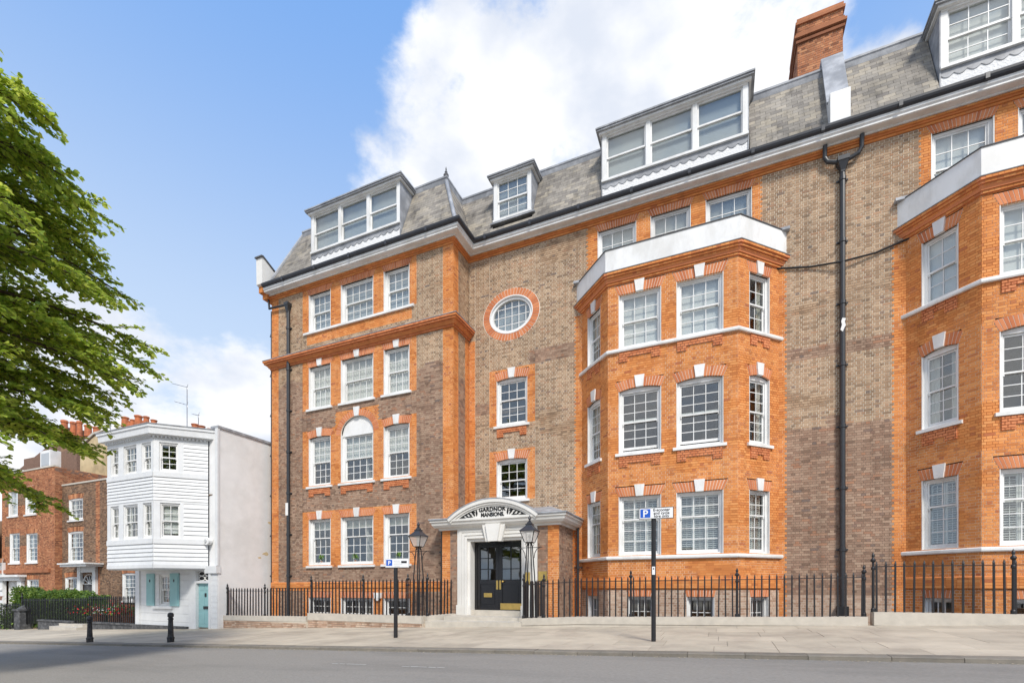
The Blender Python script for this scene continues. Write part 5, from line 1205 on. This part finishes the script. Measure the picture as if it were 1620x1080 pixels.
dpx = (XY(131, YO), XY(150, YO)); dzb, dzt = gz(-36, 14), onY(140, 911, YO)[1]
qn = lambda u, z, k: 'oldred' if (XY(151, YO) < u < XY(158, YO)) or u < XY(90, YO) else 'oldbrown'
BH, bf = old_house('brown_brick_house', 'old brown brick house with white sash windows and a hooded door behind the hedge', bx0, bx1, YO, bz, 'oldbrown',
                   [pw(109, 131, 789, 822, 3, 2, 2), pw(108, 131.5, 841, 889, 3, 3, 3), pw(103, 125, 913, 948, 4, 2, 2), pw(193.5, 216, 907, 950, 3, 3, 3)], hole_rect(dpx[0], dpx[1], -5, dzt), qn)
MB().fbox(bf, dpx[0] - .35, dpx[0], 0, .15, dzb, dzt + .6).fbox(bf, dpx[1], dpx[1] + .35, 0, .15, dzb, dzt + .6).fbox(bf, dpx[0], dpx[1], -.02, .12, dzt + .25, dzt + .6).build('door_surround', white, BH)
MB().fbox(bf, dpx[0] - .7, dpx[1] + .9, 0, .9, dzt + .6, dzt + .74).fbox(bf, dpx[0] - .8, dpx[1] + 1.0, 0, 1.0, dzt + .74, dzt + .82).build('door_hood', white, BH)
MB().fbox(bf, dpx[0], dpx[1], -.12, -.06, dzb, dzt - .5).build('door', soil, BH)
b = MB(); c = (dpx[0] + dpx[1]) / 2; a = (dpx[1] - dpx[0]) / 2
for i in range(7): q = math.pi * i / 6; b.tube([bf.p(c, -.04, dzt - .5), bf.p(c + a * math.cos(q), -.04, dzt - .5 + (a * .9) * math.sin(q))], .03, 5)
b.tube([bf.p(c + a * math.cos(math.pi * i / 12), -.04, dzt - .5 + a * .9 * math.sin(math.pi * i / 12)) for i in range(13)], .05, 5); b.build('fanlight', white, BH)
MB().fbox(bf, dpx[0], dpx[1], -.3, -.28, dzt - .5, dzt + .3).build('fanlight_glass', sign_k, BH)
# orange house next to it
YR = 17.6; ox0, ox1 = XY(3, YR), XY(86.5, YR); oz = onY(60, 742, YR)[1]
OH, of = old_house('orange_brick_house', 'orange brick house with tall white windows and a white pilastered door, half hidden by leaves', ox0, ox1, YR, oz, 'oldred',
                   [pw(13.5, 28, 777, 816, 2, 2, 2, 0, YR), pw(40, 57, 775, 813, 2, 2, 2, 0, YR), pw(15.5, 31, 843, 890, 2, 3, 3, 0, YR), pw(42, 59, 843, 889, 2, 3, 3, 0, YR), pw(43, 61, 916, 950, 3, 2, 2, 0, YR)],
                   hole_rect(XY(10, YR), XY(33, YR), -5, onY(20, 918, YR)[1]), lambda u, z, k: 'oldbrown' if XY(8, YR) < u < XY(62, YR) and (z % 2.9) < .8 else 'oldred')
zc_ = onY(40, 903, YR)[1]; MB().fbox(of, ox0, ox1 - .5, 0, .12, zc_ - .12, zc_ + .12).build('string_course', MATS['oldred'], OH)
dA, dB, dT = XY(10, YR), XY(33, YR), onY(20, 918, YR)[1]
MB().fbox(of, dA - .5, dA, 0, .2, -4, dT).fbox(of, dB, dB + .5, 0, .2, -4, dT).fbox(of, dA - .6, dB + .6, 0, .3, dT, dT + .25).fbox(of, dA - .8, dB + .8, 0, .5, dT + .25, dT + .4).build('door_surround', white, OH)
MB().fbox(of, dA, dB, -.2, -.12, -4, dT).build('door', stucco, OH)
for i in range(2):
    for j in range(3): MB().fbox(of, dA + (dB - dA) * (.12 + .42 * i), dA + (dB - dA) * (.46 + .42 * i), -.12, -.10, dT - .4 - j * .75, dT - .1 - j * .75 + (0 if j else 0)).build('door_panel', white, OH)
MB().box(ox0, ox1, YR + 1.2, YR + 1.4, oz, oz + 1.5).build('attic', tile_m, OH)
b = MB().box(XY(46, YR), XY(62, YR), YR + .6, YR + 1.3, oz + .2, oz + 1.5).build('dormer', white, OH); MB().box(XY(48, YR), XY(60, YR), YR + .58, YR + .6, oz + .45, oz + 1.3).build('pane', glass_grey, b)
# sliver of the next house, painted white at its windows
X3 = XY(-60, 17.4); H3 = empty('terrace_house', (X3, 19, -4), 'narrow strip of brown brick terrace at the far end, beside the orange house', 'house')
lst = []; brickwork(Fr((0, 17.4, 0), (1, 0, 0)), (X3, ox0 - .1), -5, 5.0, [hole_win(XY(-6, 17.4), XY(3, 17.4), -.1, 1.8), hole_win(XY(-6, 17.4), XY(2.5, 17.4), -2.6, -.9)], 'oldbrown', out=lst); emit(lst, H3, 'wall', 'bricks', 'brick')
for z0, z1 in ((-.1, 1.8), (-2.6, -.9)): window(H3, Fr((0, 17.4, 0), (1, 0, 0)), XY(-6, 17.4), XY(2.8, 17.4), z0, z1, 2, 2, 2, arch='oldred', key=False, split=False, blind=('flat', 0, curtain_m))
MB().box(X3, ox0 - .1, 18.2, 24, -4, 5).build('rear_range', MATS['oldbrown'], H3)
# ochre gable and its chimneys behind
YY = 21.0; G = empty('ochre_gable_house', (XY(140, YY), YY + 1, -2.5), 'house with a plain ochre rendered gable behind the brown house', 'house')
gp = [onY(x, y, YY) for x, y in ((86, 790), (178, 790), (178, 683), (162, 683), (150, 689), (98, 737))]
MB().prism(Fr((0, YY, 0), (1, 0, 0)), gp, -7, 0).build('gable_wall', ochre, G)
rp = [onY(x, y, YY) for x, y in ((96, 737), (150, 687.5), (165, 681.5), (165, 680), (149, 684.5), (94, 734))]
MB().prism(Fr((0, YY, 0), (1, 0, 0)), rp, -7.05, .12).build('verge', stone, G)
tp = [onY(x, y, YY + 3) for x, y in ((30, 742), (98, 742), (136, 702), (80, 702))]
MB().prism(Fr((0, YY + 3, 0), (1, 0, 0)), tp, -.3, 0).build('roof_slope', tile_m, G)
def pots(parent, Y, zy, lst, m=terracotta):
    for px, top, wpx in lst:
        X, zt = onY(px, top, Y); zb2 = onY(px, zy, Y)[1]; d = -X * ST + Y * CT; r = wpx * d / F_PX / 2 * .9; h = zt - zb2
        MB().lathe((X, Y, zb2), [(r * 1.1, 0), (r * 1.0, .1), (r * .9, h * .82), (r * 1.12, h * .85), (r * 1.12, h * .96), (r * .8, h)], 12).build('chimney_pot', m, parent)
sa, sb = onY(96, 720, YY + 1)[0], onY(160, 688, YY + 1)[0]
MB().prism(Fr((0, YY + 1, 0), (1, 0, 0)), [onY(x, y, YY + 1) for x, y in ((96, 735), (160, 700), (160, 687), (140, 683), (122, 678), (96, 674))], -.8, 0).build('chimney_stack', MATS['oldbrown'], G)
pots(G, YY + .6, 690, [(102, 664.5, 10), (116, 667, 9.5), (126, 666, 8.5), (139.5, 672.5, 11), (153, 675.5, 11)])
ps = empty('chimney_stack', (XY(215, 19), 19, 5.4), 'chimney stack with a row of clay pots behind the weatherboarded house', 'chimney')
MB().prism(Fr((0, 19, 0), (1, 0, 0)), [onY(x, y, 19) for x, y in ((183, 720), (250, 720), (250, 672), (206, 671), (206, 673), (183, 674))], -1.2, 0).build('stack', stone, ps)
pots(ps, 18.7, 675, [(198, 659.5, 11), (205, 666, 8), (210, 663.5, 8), (219, 657, 11.5), (227, 666, 7), (231.5, 658.5, 9), (243.5, 664, 9.5)])
ps = empty('chimney_stack', (XY(316, 19), 19, 5.0), 'low chimney stack with three clay pots beside the rendered side wall', 'chimney')
MB().prism(Fr((0, 19, 0), (1, 0, 0)), [onY(x, y, 19) for x, y in ((300, 720), (336, 720), (336, 681), (300, 679))], -1, 0).build('stack', stone, ps)
pots(ps, 18.7, 682, [(308.5, 670.5, 11), (319, 673.5, 11), (331, 677.5, 6)])
def aerial(px, ytop, ybot, Y, dirx, label, els, tilt=.3):
    X, zt = onY(px, ytop, Y); zb2 = onY(px, ybot, Y)[1]; r = empty('television_aerial', (X, Y, zb2), label, 'aerial', 'aerials on the roofs'); h = zt - zb2
    MB().tube([(0, 0, 0), (0, 0, h)], .025, 6).build('mast', alu, r, False)
    for z, L_, n in els:
        a = Vector((0, 0, h * z)); e = a + Vector((dirx * L_, 0, abs(L_) * tilt))
        b = MB().tube([a, e], .014, 5)
        for i in range(n): p = a.lerp(e, .12 + .88 * i / n); b.tube([p + Vector((0, -.14, -.03)), p + Vector((0, .14, .03))], .007, 4)
        for s in (-1, 1): b.tube([a, a + Vector((.1 * s * 0 - dirx * .08, 0, .17 * s))], .012, 4)
        b.build('antenna', alu, r, False)
aerial(296, 611, 676, 19, -1, 'tall television aerial above the weatherboarded house', [(.98, 1.35, 12), (.55, 1.2, 3)], .33)
aerial(314, 656, 672, 18.8, -1, 'small bent aerial on the low chimney stack', [(.95, .5, 5)], .3)
aerial(175, 669, 686, 19.5, -1, 'television aerial beside the ochre gable', [(.96, 1.4, 11)], .42)

# ------------------------------------------------------------------ front garden: low wall, railing, hedge, flowers
XA, XB, XCg = XG0 - .1, XY(66, YG), XY(33, YG)
def gzl(x): return gz(x, YG)
def garden_wall(label, x0, x1, h, m):
    r = empty('garden_wall', ((x0 + x1) / 2, YG, gzl(x0)), label, 'wall'); n = max(1, int(abs(x1 - x0) / .8))
    b = MB()
    for i in range(n):
        a, c = x0 + (x1 - x0) * i / n, x0 + (x1 - x0) * (i + 1) / n
        MB().hexa([(a + .005, YG - .14, gzl(a) - .2), (c - .005, YG - .14, gzl(c) - .2), (c - .005, YG - .14, h(c) - .08), (a + .005, YG - .14, h(a) - .08), (a + .005, YG + .14, gzl(a) - .2), (c - .005, YG + .14, gzl(c) - .2), (c - .005, YG + .14, h(c) - .08), (a + .005, YG + .14, h(a) - .08)]).build('stone_block', m, r)
        MB().hexa([(a + .002, YG - .18, h(a) - .079), (c - .002, YG - .18, h(c) - .079), (c - .002, YG - .18, h(c)), (a + .002, YG - .18, h(a)), (a + .002, YG + .18, h(a) - .079), (c - .002, YG + .18, h(c) - .079), (c - .002, YG + .18, h(c)), (a + .002, YG + .18, h(a))]).build('coping', soil, r)
lvl1 = onY(180, 984, YG)[1]; lvl2 = onY(90, 980, YG)[1]
garden_wall('low dark stone wall under the flower railing', XY(146, YG), XA, lambda x: lvl1, soil)
garden_wall('low dark flint wall under the hedge railing', XY(65, YG), XY(118, YG), lambda x: lvl2, soil)
railing('black railing in front of the red geraniums', [(XY(140, YG), YG, lvl1, onY(180, 942, YG)[1]), (XA, YG, lvl1, onY(205, 942, YG)[1])], .15, group='railings of the front gardens')
railing('black railing in front of the clipped hedge', [(XY(34, YG), YG, lvl2 - .3, onY(60, 946, YG)[1]), (XY(139, YG), YG, lvl2 - .1, onY(110, 944, YG)[1])], .15, [(XY(35, YG), YG, gzl(-34), onY(60, 944, YG)[1])], group='railings of the front gardens')
railing('short black railing at the far end of the front gardens, tangled with shrubs', [(XY(-40, YG), YG, gzl(-42), onY(0, 955, YG)[1]), (XY(33, YG), YG, gzl(-35), onY(30, 953, YG)[1])], .17, group='railings of the front gardens')
gp_ = empty('gate_post', (XY(37.5, YG), YG, gzl(-34.5)), 'square dark gate post at the end of the hedge railing', 'gate post'); MB().box(-.28, .28, -.28, .28, -.1, 1.0).box(-.34, .34, -.34, .34, 1.0, 1.1).build('shaft', soil, gp_, False); MB().lathe((0, 0, 1.1), [(.3, 0), (.2, .1), (.02, .2)], 4, True).build('cap', soil, gp_, False)
gt = empty('step_block', (XY(122, YG), YG - .2, gzl(-29)), 'pale stone step in the gap of the garden wall', 'step'); MB().box(-1.4, 1.0, -.3, .6, -.1, .13).build('tread', stone, gt, False); MB().box(-1.2, .9, .0, .62, .13, .26).build('upper_tread', stone, gt, False)
def leaves(n, pt, size, m, name, parent, up=.4):
    b = MB()
    for i in range(n):
        p = Vector(pt()); a = random.uniform(0, 6.28); s = size * random.uniform(.6, 1.25)
        nrm = Vector((random.gauss(0, 1), random.gauss(0, 1) - .3, random.gauss(0, 1) + up)).normalized()
        u = nrm.orthogonal().normalized(); v = nrm.cross(u); u, v = u * math.cos(a) + v * math.sin(a), v * math.cos(a) - u * math.sin(a)
        b.face([p - u * s, p - u * s * .1 + v * s * .5 + nrm * s * .12, p + u * s, p - u * s * .1 - v * s * .5 + nrm * s * .12])
    return b.build(name, m, parent, False)
hx0, hx1 = XY(32, YG + .7), XY(158, YG + .7)
hg = empty('hedge', ((hx0 + hx1) / 2, YG + .75, gzl(-32)), 'clipped green hedge behind the black railing in front of the brown house', 'hedge'); hw_ = (hx1 - hx0) / 2
htop = lambda x: (-.30 + .0355 * 0 - gzl(-32)) + .10 * math.sin(x * 1.3) + .06 * math.sin(x * 3.7) - .04 * x
def hpt():
    x = random.uniform(-hw_, hw_); t = random.random(); hh = htop(x)
    if t < .5: return (x, -.45 + random.gauss(0, .07), random.uniform(0, hh))
    if t < .85: return (x, random.uniform(-.5, .5), hh + random.gauss(0, .06))
    return (x, random.uniform(-.4, .4), random.uniform(.2, hh))
leaves(11000, hpt, .075, leaf_h, 'foliage', hg); b = MB()
for i in range(16):
    x = -hw_ + .3 + i * (2 * hw_ - .6) / 15; b.tube([(x, 0, -.1), (x + random.uniform(-.2, .2), 0, htop(x) * .8)], [.03, .012], 5)
b.build('stems', bark, hg, False); hc = MB()
for i in range(12):
    x0, x1 = -hw_ + 2 * hw_ * i / 12, -hw_ + 2 * hw_ * (i + 1) / 12; hc.box(x0, x1, -.3, .3, .05, min(htop(x0), htop(x1)) - .1)
hc.build('inner_foliage', leaf_h, hg, False)
for i, (px, y0, col, lab) in enumerate(((156, 0, petal_r, 'red geraniums spilling from a clay pot beside the hedge'), (180, .1, petal_w, 'white flowers and green leaves in the middle flower pot'), (205, 0, petal_r, 'red geraniums in the clay pot beside the white house'))):
    X = XY(px, YG + .6); z0 = lvl1 - .1; r = empty('flower_pot', (X, YG + .6 + y0, z0), lab, 'flower pot', 'flower pots behind the garden railing')
    MB().lathe((0, 0, 0), [(.22, 0), (.32, .36), (.35, .37), (.35, .44), (.28, .44)], 14).build('pot', pot_m, r, False)
    leaves(420, lambda: (random.gauss(0, .38), random.gauss(0, .3), .45 + abs(random.gauss(.1, .17))), .07, leaf_p, 'foliage', r)
    leaves(300 if i != 1 else 200, lambda: (random.gauss(0, .42), random.gauss(-.18, .28), .45 + abs(random.gauss(.16, .16))), .055, col, 'blossom', r)
for px, lab in ((8, 'loose grey green shrub behind the far garden railing'), (24, 'dark climbing shrub beside the gate post')):
    X = XY(px, YG + .6); r = empty('shrub', (X, YG + .6, gzl(X)), lab, 'shrub')
    leaves(900, lambda: (random.gauss(0, .6), random.gauss(0, .4), abs(random.gauss(.5, .4))), .07, leaf_h, 'foliage', r); MB().tube([(0, 0, -.1), (.1, 0, .7)], [.03, .01], 5).build('stem', bark, r, False)

# ------------------------------------------------------------------ street tree on the near footway, its crown hanging into the left of the view
rs = random.Random(11)
TX, TY = -13.75, 2.75; TZ = rz(TX, NEAR) + .11
tr = empty('street_tree', (TX, TY, TZ), 'leafy green street tree overhanging the left edge', 'tree')
trunk = MB(); crown = MB()
HT = 10.6 - TZ
tp_ = [Vector((.12 * math.sin(i * .9), .1 * math.cos(i * 1.3) - .1, HT * i / 10)) for i in range(11)]
trunk.tube(tp_, [.24 - .021 * i for i in range(11)], 10)
def radius(h):                                                  # crown radius at height h above eye level
    pts = [(.2, 2.4), (1.2, 3.0), (2.6, 3.3), (4.2, 3.8), (5.6, 4.3), (7, 4.2), (8.3, 3.6), (9.6, 2.6), (11.4, .5)]
    if h <= pts[0][0]: return pts[0][1]
    for (a, ra), (b_, rb2) in zip(pts, pts[1:]):
        if h <= b_: return ra + (rb2 - ra) * (h - a) / (b_ - a)
    return .3
def leaf(p, d, nrm, s):
    d = d.normalized(); v = nrm.cross(d).normalized(); w_ = v * s * .42; q = nrm * s * .10
    crown.face([p, p + d * s * .3 + w_ + q, p + d * s * .72 + w_ * .85 + q * .6, p + d * s * 1.05 - nrm * s * .1, p + d * s * .72 - w_ * .85 + q * .6, p + d * s * .3 - w_ + q])
def twig(p0, d, L_, nl, size):
    d = d.normalized(); n = Vector((0, 0, 1)); sd_ = d.cross(n).normalized(); pts = []
    for i in range(5): t = i / 4; pts.append(p0 + d * L_ * t + Vector((0, 0, -.10 * L_ * t * t)))
    trunk.tube(pts, [.009, .008, .006, .005, .003], 4, False)
    for i in range(nl):
        t = (i + .6) / nl; k = min(3, int(t * 4)); p = pts[k].lerp(pts[k + 1], t * 4 - k); s = (-1 if i % 2 else 1)
        dd = (d * rs.uniform(.35, .9) + sd_ * s * rs.uniform(.5, 1.0) + Vector((0, 0, rs.gauss(-.12, .22)))).normalized()
        nn = (n + Vector((rs.gauss(.15, .55), rs.gauss(-.25, .55), 0))).normalized()
        leaf(p + Vector((rs.gauss(0, .02), rs.gauss(0, .02), rs.gauss(0, .02))), dd, nn, size * rs.uniform(.75, 1.2))
nl_ = 120
for i in range(nl_):
    f = (i + .5) / nl_; hb = 2.3 + 8.6 * f ** .85; az = (R(23) + rs.uniform(-1.75, 1.75)) if i % 4 else i * 2.399; dr_ = Vector((math.cos(az), math.sin(az), 0))
    tip_h = hb - .8 + rs.uniform(-.5, .4) + (1.2 if f > .8 else 0); Rm = radius(tip_h + .3) * rs.uniform(.82, 1.06)
    base = Vector((0, 0, hb - TZ - .6)); tip = dr_ * Rm + Vector((0, 0, tip_h - TZ))
    ctl = base.lerp(tip, .45) + Vector((0, 0, .75))
    pts = [base * (1 - t) ** 2 + ctl * 2 * t * (1 - t) + tip * t * t for t in [k / 8 for k in range(9)]]
    trunk.tube(pts, [.075 * (1 - f * .5) * (1 - .85 * k / 8) + .006 for k in range(9)], 6, False)
    vis = dr_.x * .92 + dr_.y * .4 > -.25                       # both sides get leaves; the street side is the fuller one
    nt_ = 36 if vis else 16
    for j in range(nt_):
        t = .22 + .78 * (j + rs.random()) / nt_; k = min(7, int(t * 8)); p = pts[k].lerp(pts[k + 1], t * 8 - k); fw2 = (pts[k + 1] - pts[k]).normalized()
        sd_ = fw2.cross(Vector((0, 0, 1))).normalized() * (1 if j % 2 else -1); sp = rs.uniform(.25, 1.25)
        dd = fw2 * rs.uniform(.5, 1.1) + sd_ * sp + Vector((0, 0, rs.gauss(-.02, .18)))
        L_ = (1.0 - .45 * t) * rs.uniform(.7, 1.25)
        twig(p, dd, L_, 20, .096)
        if rs.random() < .7: q = p + dd.normalized() * L_ * .4; twig(q, dd + sd_ * rs.uniform(-.9, .9), L_ * .65, 13, .09)
trunk.build('trunk', bark, tr, False, smooth=True); crown.build('crown', leaf_t, tr, False)
